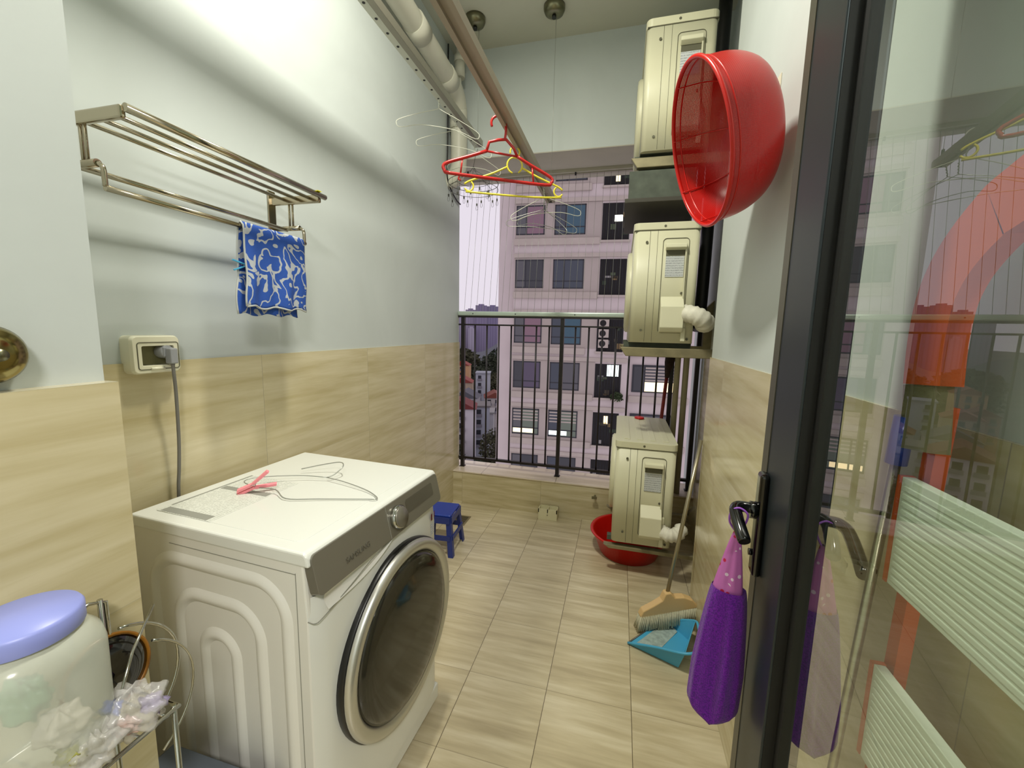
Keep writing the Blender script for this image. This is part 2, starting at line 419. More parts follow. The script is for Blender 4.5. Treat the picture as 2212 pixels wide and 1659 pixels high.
for k in range(34):
    x = .028+k*.0485
    B().cyl((x, .145, 1.42), (x, .33, 2.43), .0011, 5).build('wire', 'wiregrey', gr)
B().box((0, .32, 2.418), (1.685, .345, 2.426)).build('wire_track', 'alu', gr)

# ================================================================== AIR CONDITIONER UNITS
def ac_unit(x0, z0, label, bracket=True, h=.56, w_=.31, d=.67, y=-.62, lab=None, bag=0):
    t = thing('air_conditioner', label, 'air conditioner', (x0+w_/2, y+d/2, z0), 0, 'air conditioner units stacked up the right wall')
    x1 = x0+w_; y1 = y+d; z1 = z0+h
    # body with rounded vertical edges
    b = B(); P = rrect(x0+.01, y, x1, y1, .025, 4)
    b.prism(P, lambda a, c: V((a, c, z0)), lambda a, c: V((a, c, z1-.035))); b.sm = [False, False]+[True]*(len(b.f)-2)
    b.build('casing', 'ivory', t, bevel=0)
    b = B(); P = rrect(x0+.006, y-.004, x1+.004, y1+.003, .028, 4)
    b.prism(P, lambda a, c: V((a, c, z1-.033)), lambda a, c: V((a, c, z1)))
    for k in range(4): b.box((x0+.05+k*.065, y+.05, z1), (x0+.08+k*.065, y1-.05, z1+.003))
    b.build('top_cover', 'ivory', t, bevel=.004)
    # seams
    b = B().box((x0+.012, y-.0025, z1-.036), (x1, y+.01, z1-.033)).box((x0+.083, y-.001, z0+.004), (x0+.0845, y+.01, z1-.035)).box((x0+.118, y-.001, z0+.004), (x0+.1192, y+.01, z1-.035))
    b.build('panel_seam', 'acseam', t)
    # service cover recess frame
    zc0, zc1 = z1-.115-.02, z0+.05
    xa, xb = x0+.145, x0+.262
    b = B(); out = rrect(xa, zc1, xb, z1-.075, .016, 4)
    pts = [V((a, y-.0015, c)) for a, c in out]
    b.tube(pts, .0013, 6, closed=True); b.build('recess_outline', 'acseam', t)
    # handle hood (upper) over a flat dark slab that paints the pocket's shade
    hx0, hx1 = xa+.012, xb-.012; hz = z1-.10
    b = B(); prof = [(0, hz), (-.026, hz-.004), (-.028, hz-.022), (-.004, hz-.03), (0, hz-.03)]
    b.prism(prof, lambda a, c: V((hx0, y+a, c)), lambda a, c: V((hx1, y+a, c)))
    hd = b.build('grab_handle', 'ivory_hi', t, bevel=.003)
    B().box((hx0+.004, y-.002, hz-.055), (hx1-.004, y+.004, hz-.03)).build('pocket_shade', 'acseam', t)
    lb = B().box((hx0+.004, y-.003, hz-.155), (hx1-.006, y-.0005, hz-.058)).build('rating_label', 'acprint', t)
    # side wall of the tall recess
    b = B().box((hx1-.004, y-.012, z0+.2), (hx1+.002, y+.002, hz-.005)); b.build('recess_rib', 'ivory', t)
    # lower valve cover: wedge
    lz = z0+.225
    b = B(); prof = [(0, lz), (-.045, lz-.045), (-.05, lz-.05), (-.05, z0+.075), (-.035, z0+.055), (0, z0+.05)]
    b.prism(prof, lambda a, c: V((xa+.004, y+a, c)), lambda a, c: V((xb-.008, y+a, c)))
    vc = b.build('valve_cover', 'ivory_hi', t, bevel=.003)
    B().box((xb-.012, y-.018, z0+.01), (x1-.04, y+.001, z0+.075)).box((xb-.008, y-.014, z0+.075), (xb+.008, y, z0+.17)).build('valve_cover_foot', 'ivory', t, bevel=.002)
    for (sx, sz) in ((x0+.07, z1-.09), (x0+.066, z0+.06), (x0+.15, z1-.018), (xb-.02, z0+.24), (xb+.02, z0+.02)):
        B().cyl((sx, y-.005, sz), (sx, y+.002, sz), .006, 10).build('screw', 'acseam', t)
    # fan grille standing proud on the balcony side
    b = B(); M = Mx.Translation((x0+.008, y+d*.58, z0+h*.48)) @ Mx.Rotation(-pi/2, 4, 'Y')
    b.lathe([(.225, -.004), (.225, .012), (.215, .022), (.205, .022), (.205, -.004)], M, 48)
    fr = b.build('fan_shroud', 'ivory', t)
    b = B()
    for k in range(1, 9): b.tube([M @ V((.025*k*cos(a*2*pi/40), .025*k*sin(a*2*pi/40), .022)) for a in range(40)], .0018, 5, closed=True)
    for k in range(12):
        a = k*2*pi/12; b.tube([M @ V((.03*cos(a), .03*sin(a), .02)), M @ V((.21*cos(a), .21*sin(a), .02))], .0018, 5)
    b.build('fan_grille', 'ivory', t)
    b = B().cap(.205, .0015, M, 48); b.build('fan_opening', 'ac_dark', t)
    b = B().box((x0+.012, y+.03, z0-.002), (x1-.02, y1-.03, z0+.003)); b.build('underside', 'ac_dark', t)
    for yy in (y+.06, y1-.1):
        B().box((x0-.012, yy, z0-.026), (x1+.0, yy+.035, z0)).build('foot', 'ac_dark', t)
    return t
ZB = .195
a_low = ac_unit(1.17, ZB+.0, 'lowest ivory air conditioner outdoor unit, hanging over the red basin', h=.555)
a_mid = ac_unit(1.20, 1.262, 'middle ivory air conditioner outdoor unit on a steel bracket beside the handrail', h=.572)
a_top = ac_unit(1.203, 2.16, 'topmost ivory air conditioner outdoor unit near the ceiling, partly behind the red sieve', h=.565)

def wrapped(pts, rad, t, zs=1):
    random.seed(int(pts[0][2]*100))
    P = smooth_path(pts, 7)
    rr = [rad*(1+.10*sin(i*2.1)+random.uniform(-.05, .05))*(.72 if i in (0, len(P)-1) else 1) for i in range(len(P))]
    return B().tube(P, rr, 14).build('taped_pipe_bundle', 'wrap', t)
wrapped([(1.425, -.628, ZB+.1), (1.46, -.66, ZB+.095), (1.50, -.655, ZB+.10), (1.535, -.62, ZB+.13)], .034, a_low)
wrapped([(1.455, -.628, 1.262+.145), (1.50, -.665, 1.262+.135), (1.545, -.66, 1.262+.11), (1.575-.02, -.62, 1.262+.09)], .042, a_mid)

def bracket(x0, z, label, ytwo=(-.60, -.10), up_=.22, ah=.045):
    t = thing('wall_bracket', label, 'bracket', (W2, -.3, z), 0, 'steel brackets under the air conditioner units')
    for yy in ytwo:
        b = B(); prof = [(x0-.03, 0), (x0+.0, -ah), (W2, -ah), (W2, 0)]
        b.prism(prof, lambda a, c: V((a, yy-.018, z+c)), lambda a, c: V((a, yy+.018, z+c)))
        b.build('arm', 'bracket', t, bevel=.003)
        b = B(); prof = [(W2-.045, -.05), (W2, -.05), (W2, up_+.05), (W2-.045, up_)]
        b.prism(prof, lambda a, c: V((a, yy-.022, z+c)), lambda a, c: V((a, yy+.022, z+c)))
        b.build('wall_plate', 'bracket', t, bevel=.002)
    return t
bracket(1.20, 1.236, 'beige steel bracket carrying the middle air conditioner unit')
bracket(1.203, 2.134, 'steel bracket carrying the topmost air conditioner unit', up_=.1)
bracket(1.17, ZB-.026, 'low steel bracket over the red basin carrying the lowest air conditioner unit', up_=.02, ah=.02)
# dark metal drip tray slung under the topmost unit
t = thing('drip_tray', 'dark grey metal tray slung under the topmost air conditioner unit', 'tray', (1.33, -.3, 1.92))
B().box((1.17, -.62, 1.945), (1.47, .0, 2.075)).build('tray_body', 'ac_dark', t, bevel=.004)
B().box((1.155, -.64, 1.925), (1.50, .01, 1.945)).build('tray_rim', mat('tray_rim_dark', '38352B', .6), t, bevel=.002)

# wall pipes behind the lowest unit
for k, (x, lb_) in enumerate(((1.536, 'beige drain pipe left of its twin behind the lowest air conditioner'), (1.588, 'beige drain pipe nearest the right wall behind the lowest air conditioner'))):
    b = B().cyl((x, .045, .252*0+.0), (x, .045, 2.85), .0185, 14)
    tag(b.build('drain_pipe', mat('beige_pipe_%d' % k, '9F987C', .5), loc=(x, .045, 0)), lb_, 'pipe', 'beige drain pipes behind the lowest air conditioner')

b = B().tube(smooth_path([(1.60, -.16, 1.33), (1.615, -.13, 1.45), (1.62, -.12, 1.7), (1.62, -.12, 2.6), (1.62, -.12, 3.1)], 4), .034, 14)  # black tube added to stand in for the shaded gap of the niche
tag(b.build('niche_shade_tube', 'black', loc=(1.62, -.12, 1.33)), 'black tube added as shade in the niche right of the middle air conditioner', 'pipe')
# ================================================================== CEILING PIPE AND FITTINGS
t = thing('ceiling_drain_pipe', 'thick white plastic drain pipe along the left wall top that turns down the back corner', 'pipe', (.07, -.05, 2.2))
P = [(.085, -2.2, 2.87), (.085, -.9, 2.83), (.085, -.30, 2.80)]+[V(q) for q in ((.080, -.16, 2.785), (.072, -.095, 2.74), (.07, -.075, 2.68))]+[(.07, -.075, 2.42), (.062, -.072, 2.35), (.03, -.07, 2.305), (-.02, -.07, 2.29)]
B().tube(smooth_path(P, 6), .054, 24).build('pipe_run', 'pipe', t)
for a_, b_ in (((.085, -.72, 2.826), (.085, -.62, 2.82)), ((.085, -.33, 2.802), (.083, -.24, 2.795)), ((.07, -.075, 2.66), (.07, -.075, 2.60))): B().cyl(a_, b_, .060, 24).build('coupling', 'pipe', t)
t = thing('capped_pipe_stub', 'short white capped pipe stub hanging beside the big drain pipe', 'pipe', (.10, -.12, 2.9))
B().cyl((.085, -.10, 3.11), (.085, -.10, 3.0), .024, 16).cyl((.085, -.10, 3.0), (.085, -.10, 2.9), .032, 18).cyl((.085, -.10, 2.9), (.085, -.10, 2.84), .012, 12, .008).build('pipe_body', 'pipe', t)
B().cyl((.085, -.1, 3.03), (.085, -.1, 2.99), .036, 18).build('cap_ring', 'pipe', t)
b = B().tube(smooth_path([(.012, -.115, 3.1), (.010, -.115, 2.8), (.010, -.12, 2.5), (.010, -.13, 2.32), (.012, -.09, 2.25), (.012, .02, 2.2), (.012, .1, 2.19)], 6), .005, 6)
tag(b.build('black_cable', 'black', loc=(.012, -.115, 2.5)), 'thin black cable running down the left wall beside the white drain pipe', 'cable')
b = B().cyl((.0, -.05, 2.72), (.02, -.05, 2.72), .01, 8)

# ================================================================== CLOTHES HOIST
def pulley(x, y, label):
    t = thing('ceiling_pulley', label, 'pulley', (x, y, ZC), 0, 'round metal pulleys of the clothes hoist on the ceiling')
    M = Mx.Translation((x, y, ZC))
    B().lathe([(.0, -.048), (.030, -.046), (.052, -.036), (.060, -.018), (.060, 0), (.0, 0)], M, 32).build('dome', 'gun', t)
    B().cyl((x, y, ZC-.062), (x, y, ZC-.044), .012, 12).build('wire_outlet', 'black', t)
    return t
pulley(.249, -.27, 'left metal dome pulley on the ceiling above the holed rail')
pulley(.713, -.255, 'right metal dome pulley on the ceiling above the wider rail')
def rail_bar(name, x, z, y0, y1, holes, label, mt, wd, ht):
    t = thing(name, label, 'drying rail', (x, y1, z))
    # upside-down U profile
    b = B(); th = .004
    prof = [(-wd, ht), (wd, ht), (wd, -ht), (wd-th, -ht), (wd-th, ht-th), (-wd+th, ht-th), (-wd+th, -ht), (-wd, -ht)]
    if holes is None: prof = [(-wd, ht*.4), (-wd*.5, ht), (wd*.5, ht), (wd, ht*.4), (wd, -ht), (wd*.4, -ht), (wd*.4, -ht*.5), (-wd*.4, -ht*.5), (-wd*.4, -ht), (-wd, -ht)]
    b.prism(prof, lambda a, c: V((x+a, y0, z+c)), lambda a, c: V((x+a, y1, z+c)))
    b.build('profile', mt, t)
    if holes:
        b = B()
        y = y1-.1
        while y > y0:
            b.cyl((x-wd*.45, y, z-ht-.0022), (x-wd*.45, y, z-ht-.001), .0055, 10); y -= .075
        b.build('hole_row', 'black', t)
        B().box((x-wd, y0, z-ht-.001), (x+.002, y1, z-ht+.001)).build('slotted_strip', 'palewhite', t)
        B().box((x+.002, y0, z-ht-.0005), (x+wd, y1, z-ht+.001)).build('closing_plate', 'alu', t)
    B().box((x-wd*.8, y1-.001, z-ht*.9), (x+wd*.8, y1+.006, z+ht*.9)).build('end_cap', 'darkwire', t, bevel=.002)
    B().cyl((x, y1-.02, z+ht), (x, y1-.02, z+ht+.03), .006, 8).build('wire_clamp', 'black', t)
    B().cyl((x, y1-.02, z+ht+.02), (x, y1-.02, ZC-.06), .0009, 5).build('hoist_wire', 'wiregrey', t)
    return t
rail_bar('drying_rail', .272, 2.425, -2.25, -.25, True, 'narrow perforated aluminium drying rail nearest the left wall', 'alu', .026, .017)
rail_bar('drying_rail', .725, 2.085, -2.3, -.235, None, 'wide grooved aluminium drying rail to the right of the perforated one', 'alu2', .026, .02)

def hanger_wire(hook_r=.022, w_=.2, drop=.10, fall=.075, base=.165, sag=.0):
    """hook apex at origin; returns hook path and body path in the x/z plane"""
    hook = arc((0, 0, -hook_r), hook_r, R(200), R(-20), 10)
    hook = hook+[V((hook_r*.75, 0, -hook_r*1.9)), V((0, 0, -hook_r*2.6)), V((0, 0, -drop))]
    body = [V((0, 0, -drop)), V((.03, 0, -drop-.012)), V((w_*.5, 0, -drop-fall*.5)), V((w_-.015, 0, -drop-fall)), V((w_, 0, -drop-fall-.02)), V((w_-.02, 0, -drop-fall-.035)), V((w_*.4, 0, -base-.02-sag)), V((-w_*.4, 0, -base-.02-sag)), V((-w_+.02, 0, -drop-fall-.035)), V((-w_, 0, -drop-fall-.02)), V((-w_+.015, 0, -drop-fall)), V((-w_*.5, 0, -drop-fall*.5)), V((-.03, 0, -drop-.012)), V((0, 0, -drop))]
    return hook, body
def wire_hanger(loc, rz, tilt, label, m='wirewhite', r_=.0016, group='thin white wire clothes hangers', **k):
    t = thing('wire_hanger', label, 'clothes hanger', loc, 0, group)
    hook, body = hanger_wire(**k)
    M = Mx.Translation(V(loc)) @ Mx.Rotation(rz, 4, 'Z') @ Mx.Rotation(tilt, 4, 'Y')
    B().tube([M @ q for q in smooth_path(hook, 3)], r_, 6).build('hook', m, t)
    tw = []
    for i in range(15): tw.append(M @ V((.0025*cos(i*1.6), .0025*sin(i*1.6), -k.get('drop', .10)+.045-.045*i/14)))
    B().tube(tw, r_*1.1, 5).build('twisted_neck', m, t)
    B().tube([M @ q for q in smooth_path(body, 4)], r_, 6).build('frame', m, t)
    return t
wire_hanger((.262, -.80, 2.462), R(32), R(0), 'white wire hanger, front one on the perforated rail')
wire_hanger((.268, -.60, 2.452), R(30), R(2), 'white wire hanger directly behind the front one on the perforated rail')
wire_hanger((.27, -.32, 2.448), R(28), R(0), 'small white wire hanger at the far end of the perforated rail', w_=.16)
wire_hanger((.725, -.52, 2.115), R(30), R(-9), 'white wire hanger nearest the yellow one on the wide rail')
wire_hanger((.725, -.40, 2.112), R(14), R(5), 'white wire hanger in the middle of the three on the wide rail end', m='wiregrey', drop=.13, base=.21)
wire_hanger((.725, -.27, 2.112), R(-20), R(16), 'last white wire hanger at the tip of the wide rail', m='wiregrey', w_=.18)

# red plastic hanger
def flat_tube(pts, r_, M, closed=False): return B().tube([M @ V(q) for q in pts], r_, 8, closed=closed)
L_ = (.688, -1.20, 2.098); M = Mx.Translation(L_) @ Mx.Rotation(R(30), 4, 'Z')
t = thing('plastic_hanger', 'red plastic clothes hanger with a trapezoid top on the wide rail', 'clothes hanger', L_)
hook = arc((0, 0, -.028), .028, R(205), R(-5), 12)+[V((.028, 0, -.055)), V((.024, 0, -.082))]
B().tube([M @ q for q in smooth_path(hook, 3)], [.0048]*((len(hook)-1)*3+1), 8).build('hook', 'redh', t)
zz = -.083
b = B().tube([M @ V(q) for q in ((-.045, 0, zz-.045), (-.035, 0, zz-.012), (.0, 0, zz), (.03, 0, zz+.005), (.06, 0, zz-.022), (.075, 0, zz-.05))], .0055, 8)
b.tube([M @ V(q) for q in ((-.05, 0, zz-.045), (.075, 0, zz-.05))], .0042, 8)
b.tube([M @ V(q) for q in smooth_path([(-.045, 0, zz-.045), (-.12, 0, zz-.075), (-.185, 0, zz-.10), (-.205, 0, zz-.115), (-.20, 0, zz-.132), (-.18, 0, zz-.138), (0, 0, zz-.14), (.19, 0, zz-.14), (.215, 0, zz-.13), (.213, 0, zz-.11), (.13, 0, zz-.075), (.075, 0, zz-.05)], 3)], .0062, 8)
b.build('frame', 'redh', t)
B().tube([M @ V(q) for q in ((.135, 0, zz-.08), (.142, 0, zz-.138))], .0035, 6).build('strut', 'redh', t)
b = B().tube([M @ V(q) for q in ((-.135, 0, zz-.08), (-.142, 0, zz-.138))], .0035, 6)
b.tube([M @ V(q) for q in smooth_path([(-.142, 0, zz-.138), (-.15, 0, zz-.155), (-.14, 0, zz-.158)], 3)], .003, 6)
b.build('strut', 'redh', t)

L_ = (.700, -1.0, 2.07); M = Mx.Translation(L_) @ Mx.Rotation(R(22), 4, 'Z')
t = thing('plastic_hanger', 'yellow plastic clothes hanger with round loop and curled ends on the wide rail', 'clothes hanger', L_)
hook = arc((0, 0, -.020), .020, R(200), R(-40), 12)+[V((.004, 0, -.038)), V((.0, 0, -.046))]
B().tube([M @ q for q in smooth_path(hook, 3)], .0036, 8).build('hook', 'yellow', t)
b = B().tube([M @ (q+V((0,0,.045))) for q in arc((0, 0, -.118), .032, R(-60), R(255), 20)], .0036, 8)
for sx in (-1, 1):
    b.tube([M @ (V(q)+V((0,0,.045))) for q in smooth_path([(sx*.03, 0, -.125), (sx*.10, 0, -.158), (sx*.185, 0, -.19), (sx*.21, 0, -.205)], 4)], .0042, 8)
    b.tube([M @ (q+V((0,0,.045))) for q in arc((sx*.192, 0, -.212), .0195, R(60) if sx < 0 else R(120), R(-150) if sx < 0 else R(330), 14)], .0036, 8)
b.tube([M @ (V(q)+V((0,0,.045))) for q in smooth_path([(-.205, 0, -.235), (-.1, 0, -.238), (0, 0, -.240), (.1, 0, -.240), (.205, 0, -.235)], 4)], .0042, 8)
b.build('frame', 'yellow', t)

# sock dryer: two wire rings with clips
L_ = (.262, -.33, 2.30)
t = thing('sock_dryer', 'round dark wire sock dryer with hanging clips below the perforated rail', 'sock dryer', L_)
cx_, cy_, cz_ = .235, -.24, 2.205
B().tube([(cx_+.155*cos(a*2*pi/40), cy_+.155*sin(a*2*pi/40), cz_) for a in range(40)], .0018, 5, closed=True).build('ring', 'darkwire', t)
B().tube([(cx_+.10*cos(a*2*pi/40), cy_+.10*sin(a*2*pi/40), cz_+.012) for a in range(40)], .0014, 5, closed=True).build('ring', 'darkwire', t)
B().tube([(cx_+.155*cos(a*2*pi/40), cy_+.155*sin(a*2*pi/40), cz_-.035) for a in range(40)], .0014, 5, closed=True).build('ring', 'darkwire', t)
b = B()
for k in range(6):
    a = k*pi/3; b.tube([(cx_+.155*cos(a), cy_+.155*sin(a), cz_), (cx_+.02*cos(a), cy_+.02*sin(a), cz_+.07), (cx_, cy_, cz_+.10)], .0013, 5)
b.tube([(cx_, cy_, cz_+.10), (cx_+.01, cy_, cz_+.15), (.262, cy_, 2.405)], .0013, 5)
b.build('spoke', 'darkwire', t)
random.seed(3)
cl0 = None
for k in range(16):
    a = k*2*pi/16+.2; rr = .155 if k % 3 else .10
    x, y = cx_+rr*cos(a), cy_+rr*sin(a); dz = random.uniform(.02, .05)
    z0_ = cz_-.035-dz
    b = B().cyl((x, y, cz_-.0), (x, y, z0_), .0008, 4).box((x-.004, y-.003, z0_-.014), (x+.004, y+.003, z0_)).tube([(x-.003, y, z0_-.012), (x-.007, y, z0_-.03), (x-.004, y, z0_-.042), (x+.004, y, z0_-.042), (x+.007, y, z0_-.03), (x+.003, y, z0_-.012)], .001, 4)
    b.build('clip', 'darkwire', t)

# ================================================================== WASHING MACHINE (local: x = front, y = along the wall)
MC = (.326, -1.839, 0); MR = -.055
wm = thing('washing_machine', 'white front loading washing machine with grey control panel and big round door', 'washing machine', MC, MR)
MM = WM[wm.name]
HX, HY, HZ = .268, .268, .85
g = B()
# cabinet: side profile (x,z) with a slanted control panel face
prof = [(-HX, .03), (HX-.004, .03), (HX-.004, .70), (HX-.012, .825), (-HX, .825)]
g.prism(prof, lambda a, c: MM @ V((a, -HY, c)), lambda a, c: MM @ V((a, HY, c)))
g.build('cabinet', 'white_side', wm, bevel=.006)
# bulging door panel on the front (lower fascia), rounded in plan
b = B()
def fascia(u, v):
    y = -HY+2*HY*u; z = .085+(.745-.085)*v
    x = HX-.004+.022*(1-abs(2*u-1)**4)**.5
    if v > .93: x -= (v-.93)/.07*.008
    return MM @ V((x, y, z))
b.grid(fascia, 24, 10)
b.build('front_panel', 'white', wm)
B().box((-HX+.02, -HY+.015, .0), (HX-.02, HY-.015, .04), MM).build('plinth', 'black', wm)
B().box((HX-.01, -HY+.004, .03), (HX+.012, HY-.004, .085), MM).build('lower_flap', 'white', wm, bevel=.004)
# top plate: raised rim and sunken inner panel
b = B()
prof = [(-HX, .818), (HX+.004, .818), (HX-.0, .842), (HX-.008, HZ), (-HX, HZ)]
b.prism(prof, lambda a, c: MM @ V((a, -HY-.003, c)), lambda a, c: MM @ V((a, HY+.003, c)))
b.build('top_plate', 'white', wm, bevel=.007, seg=3)
P = rrect(-HX+.028, -HY+.03, HX-.045, HY-.03, .02, 4)
b = B().prism(P, lambda a, c: MM @ V((a, c, HZ-.002)), lambda a, c: MM @ V((a, c, HZ+.0012)))
b.build('top_inlay', 'white', wm, bevel=.001)
# control panel, slanted
def cp(y, s, off=0):
    """point on the panel face: s = 0 bottom .. 1 top"""
    x = HX+.020-.020*s; z = .757+(.842-.757)*s
    return MM @ V((x+off, y, z+off*.25))
def slab(y0, y1, s0, s1, o0, o1, rad=.008):
    Hh = .0873; P = rrect(y0, s0*Hh, y1, s1*Hh, rad, 4); q = B()
    q.prism(P, lambda a, c: cp(a, c/Hh, o0), lambda a, c: cp(a, c/Hh, o1)); return q
slab(-HY+.004, HY-.003, -.02, 1.0, -.02, .004, .012).build('control_panel', 'panel', wm, bevel=.0015)
slab(-.012, -.0108, .0, .98, .003, .0045, .0003).build('panel_joint', 'seam', wm)
slab(.075, .225, .35, .80, .003, .0048, .006).build('display', 'panel_dk', wm)
kn = B(); kc = cp(.028, .48, .004); K = Mx.Translation(kc) @ Mx.Rotation(MR, 4, 'Z') @ Mx.Rotation(R(90-13), 4, 'Y')
kn.lathe([(.031, 0), (.031, .012), (.028, .016), (.0, .016)], K, 40)
kn.lathe([(.0315, .001), (.0325, .004), (.0325, .010), (.0315, .012)], K, 40)
kn = kn.build('selector_knob', 'chrome', wm)
B().lathe([(.0275, .0155), (.0265, .0185), (.0, .0185)], K, 40).build('knob_face', 'panel', kn)
TM = Mx.Translation(cp(-.135, .33, .0045)) @ Mx.Rotation(MR, 4, 'Z') @ Mx(((0, 0, 1, 0), (1, 0, 0, 0), (0, 1, 0, 0), (0, 0, 0, 1))) @ Mx.Rotation(R(-13), 4, 'X')
text('SAMSUNG', .0185, 'panel_dk', wm, TM, 'logo')
# drawer grip recess below the panel
b = B()
def scoop(u, v):
    y = -HY+.03+.245*u; dep = .012*sin(pi*v)*min(1, 8*(1-u)); zlow = .757-.045*(1-u**3)
    z = .757+(zlow-.757)*v
    return MM @ V((HX+.0205-dep, y, z))
b.grid(scoop, 20, 8); b.build('drawer_grip', 'white_side', wm)
b = B()
b.tube([MM @ V(q) for q in smooth_path([(HX-.006, -HY-.0005, .697), (HX+.008, -HY+.004, .694), (HX+.0155, -HY+.02, .700), (HX+.0195, -.17, .722), (HX+.0205, -.10, .742), (HX+.0205, -.02, .7535), (HX+.021, .1, .756), (HX+.0195, .2, .755)], 4)], .0011, 5)
b.build('fascia_joint', 'seam', wm)
B().box((HX-.034, -HY-.0008, .10), (HX-.0325, -HY+.002, .80), MM).box((-.14, -HY-.0008, .797), (HX-.0335, -HY+.002, .7984), MM).build('side_joint', 'seam', wm)
# door: chrome ring and dark convex glass
DC = V((HX+.012, .034, .462)); D = MM @ Mx.Translation(DC) @ Mx.Rotation(R(90), 4, 'Y')
b = B().lathe([(.247, .0), (.250, .004), (.250, .026), (.246, .034), (.236, .037), (.226, .036), (.217, .030), (.213, .020), (.213, .0)], D, 72)
ring = b.build('door_ring', 'brushed', wm)
B().lathe([(.2525, .0), (.2535, .006), (.2535, .016), (.251, .02), (.249, .02), (.249, 0)], D, 72).build('door_gasket', 'black', ring)
b = B().lathe([(.215, .022), (.213, .032), (.200, .040), (.17, .046), (.12, .050), (.06, .052), (.0, .0525)], D, 72)
b.build('door_glass', 'lensglass', ring)
# stamped arches on the side facing the camera
def arch(a, top, r_, wd, nm):
    pts = [(-a, .04)]+[(-a, .2)]+[(-a+r_*(1-cos(q)), top-r_+r_*sin(q)) for q in [R(9*i) for i in range(11)]]+[(a-r_*(1-cos(q)), top-r_+r_*sin(q)) for q in [R(90-9*i) for i in range(11)]]+[(a, .2), (a, .04)]
    k = len(pts); vs = []; fs = []
    sec = [(-1, .000), (-.6, .0045), (-.25, .0085), (.25, .0085), (.6, .0045), (1, .000)]
    for i in range(k):
        p0, p1 = pts[max(i-1, 0)], pts[min(i+1, k-1)]
        tx, tz = p1[0]-p0[0], p1[1]-p0[1]; l = math.hypot(tx, tz) or 1; nx_, nz_ = -tz/l, tx/l
        for s_, h_ in sec: vs.append(MM @ V((pts[i][0]+nx_*wd*s_, -HY-h_+.0005, pts[i][1]+nz_*wd*s_)))
    n_ = len(sec)
    for i in range(k-1):
        for j in range(n_-1): fs.append((i*n_+j, i*n_+j+1, (i+1)*n_+j+1, (i+1)*n_+j))
    return B().add(vs, fs, True).build('stamped_rib', 'white_side', wm)
arch(.205, .762, .085, .018, 0); arch(.128, .684, .075, .018, 1); arch(.05, .598, .048, .018, 2)
# printed instruction sheet on the top, energy stickers on the front
TZ = HZ+.0013
def flat(x0, y0, x1, y1, z0, z1, m_, nm): return B().box((x0, y0, z0), (x1, y1, z1), MM).build(nm, m_, wm)
flat(-.225, -.238, -.045, .02, TZ, TZ+.0004, 'topprint', 'instruction_sheet')
flat(-.215, -.236, -.06, -.214, TZ+.0004, TZ+.0008, 'printed', 'printed_strip')
flat(-.215, -.085, -.05, -.066, TZ+.0004, TZ+.0008, 'printed', 'printed_strip')
flat(-.225, -.205, -.219, .02, TZ+.0004, TZ+.0008, 'printed', 'printed_strip')
mred = mat('sticker_maroon', '6A1622', .5)
def stick(y0, y1, z0, z1, m_, nm):
    def f(u, v):
        y = y0+(y1-y0)*u; q = (y+HY)/(2*HY); return MM @ V((HX-.004+.0228*(1-abs(2*q-1)**4)**.5, y, z0+(z1-z0)*v))
    return B().grid(f, 5, 1).build(nm, m_, wm)
stick(.216, .228, .700, .722, mred, 'sticker'); stick(.2305, .239, .700, .722, 'label', 'sticker'); stick(.2415, .252, .700, .722, mred, 'sticker')
stick(.214, .246, .652, .690, label_mat('blue_print', 'D9DBDE', '6C84B8', 130, axis=2), 'sticker')

# wire hanger and peg lying on the machine
HT = V((.335, -1.745, HZ+.006))
t = thing('wire_hanger', 'thin grey wire hanger lying flat on top of the washing machine', 'clothes hanger', tuple(HT), 0, None)
def topz(x, y, z=0): return MM @ V((x, y, HZ+.004+z))
b = B().tube(smooth_path([topz(-.10, .088, .012), topz(-.05, .118, .022), topz(.005, .135, .032), topz(.035, .115, .03), topz(.03, .085, .014), topz(.018, .066, .008)], 5), .0017, 6); b.build('hook', 'wiregrey', t)
b = B().tube(smooth_path([topz(.018, .066, .008), topz(.09, .055, .008), topz(.18, .035, .004), topz(.232, .01, .001), topz(.236, -.004, .001), topz(.215, -.010, .001), topz(.10, -.055, .002), topz(.02, -.085, .003), topz(-.04, -.062, .010), topz(-.10, -.068, .010)], 5), .0015, 6)
b.tube(smooth_path([topz(.018, .066, .008), topz(-.05, .045, .012), topz(-.12, .0, .016), topz(-.16, -.035, .016), topz(-.155, -.06, .014), topz(-.10, -.068, .010)], 5), .0015, 6)
b.build('frame', 'wiregrey', t)
def peg(loc, M, m_, label, s=1):
    t = thing('clothes_peg', label, 'clothes peg', loc)
    for sg in (-1, 1):
        b = B(); prof = [(-.032, sg*.001), (-.028, sg*.007), (0, sg*.0065), (.038, sg*.021), (.041, sg*.016), (.0, sg*.0015)]
        b.prism([(a*s, c*s) for a, c in prof], lambda a, c: M @ V((a, -.004*s, c)), lambda a, c: M @ V((a, .004*s, c)))
        b.build('jaw', m_, t, bevel=.0006)
    B().tube([M @ V((.004*cos(q)*s, y*s, .006*sin(q)*s)) for q, y in ((i*.5, -.006+.0005*i) for i in range(26))], .0006*s, 5).build('spring', 'wiregrey', t)
    return t
pl = MM @ V((-.105, -.075, HZ+.02))
peg(tuple(pl), Mx.Translation(pl) @ Mx.Rotation(R(35), 4, 'Z') @ Mx.Rotation(R(-22), 4, 'Y') @ Mx.Rotation(R(15), 4, 'X'), 'pink', 'pink clothes peg clipped to the hanger on the washing machine', 1.3)

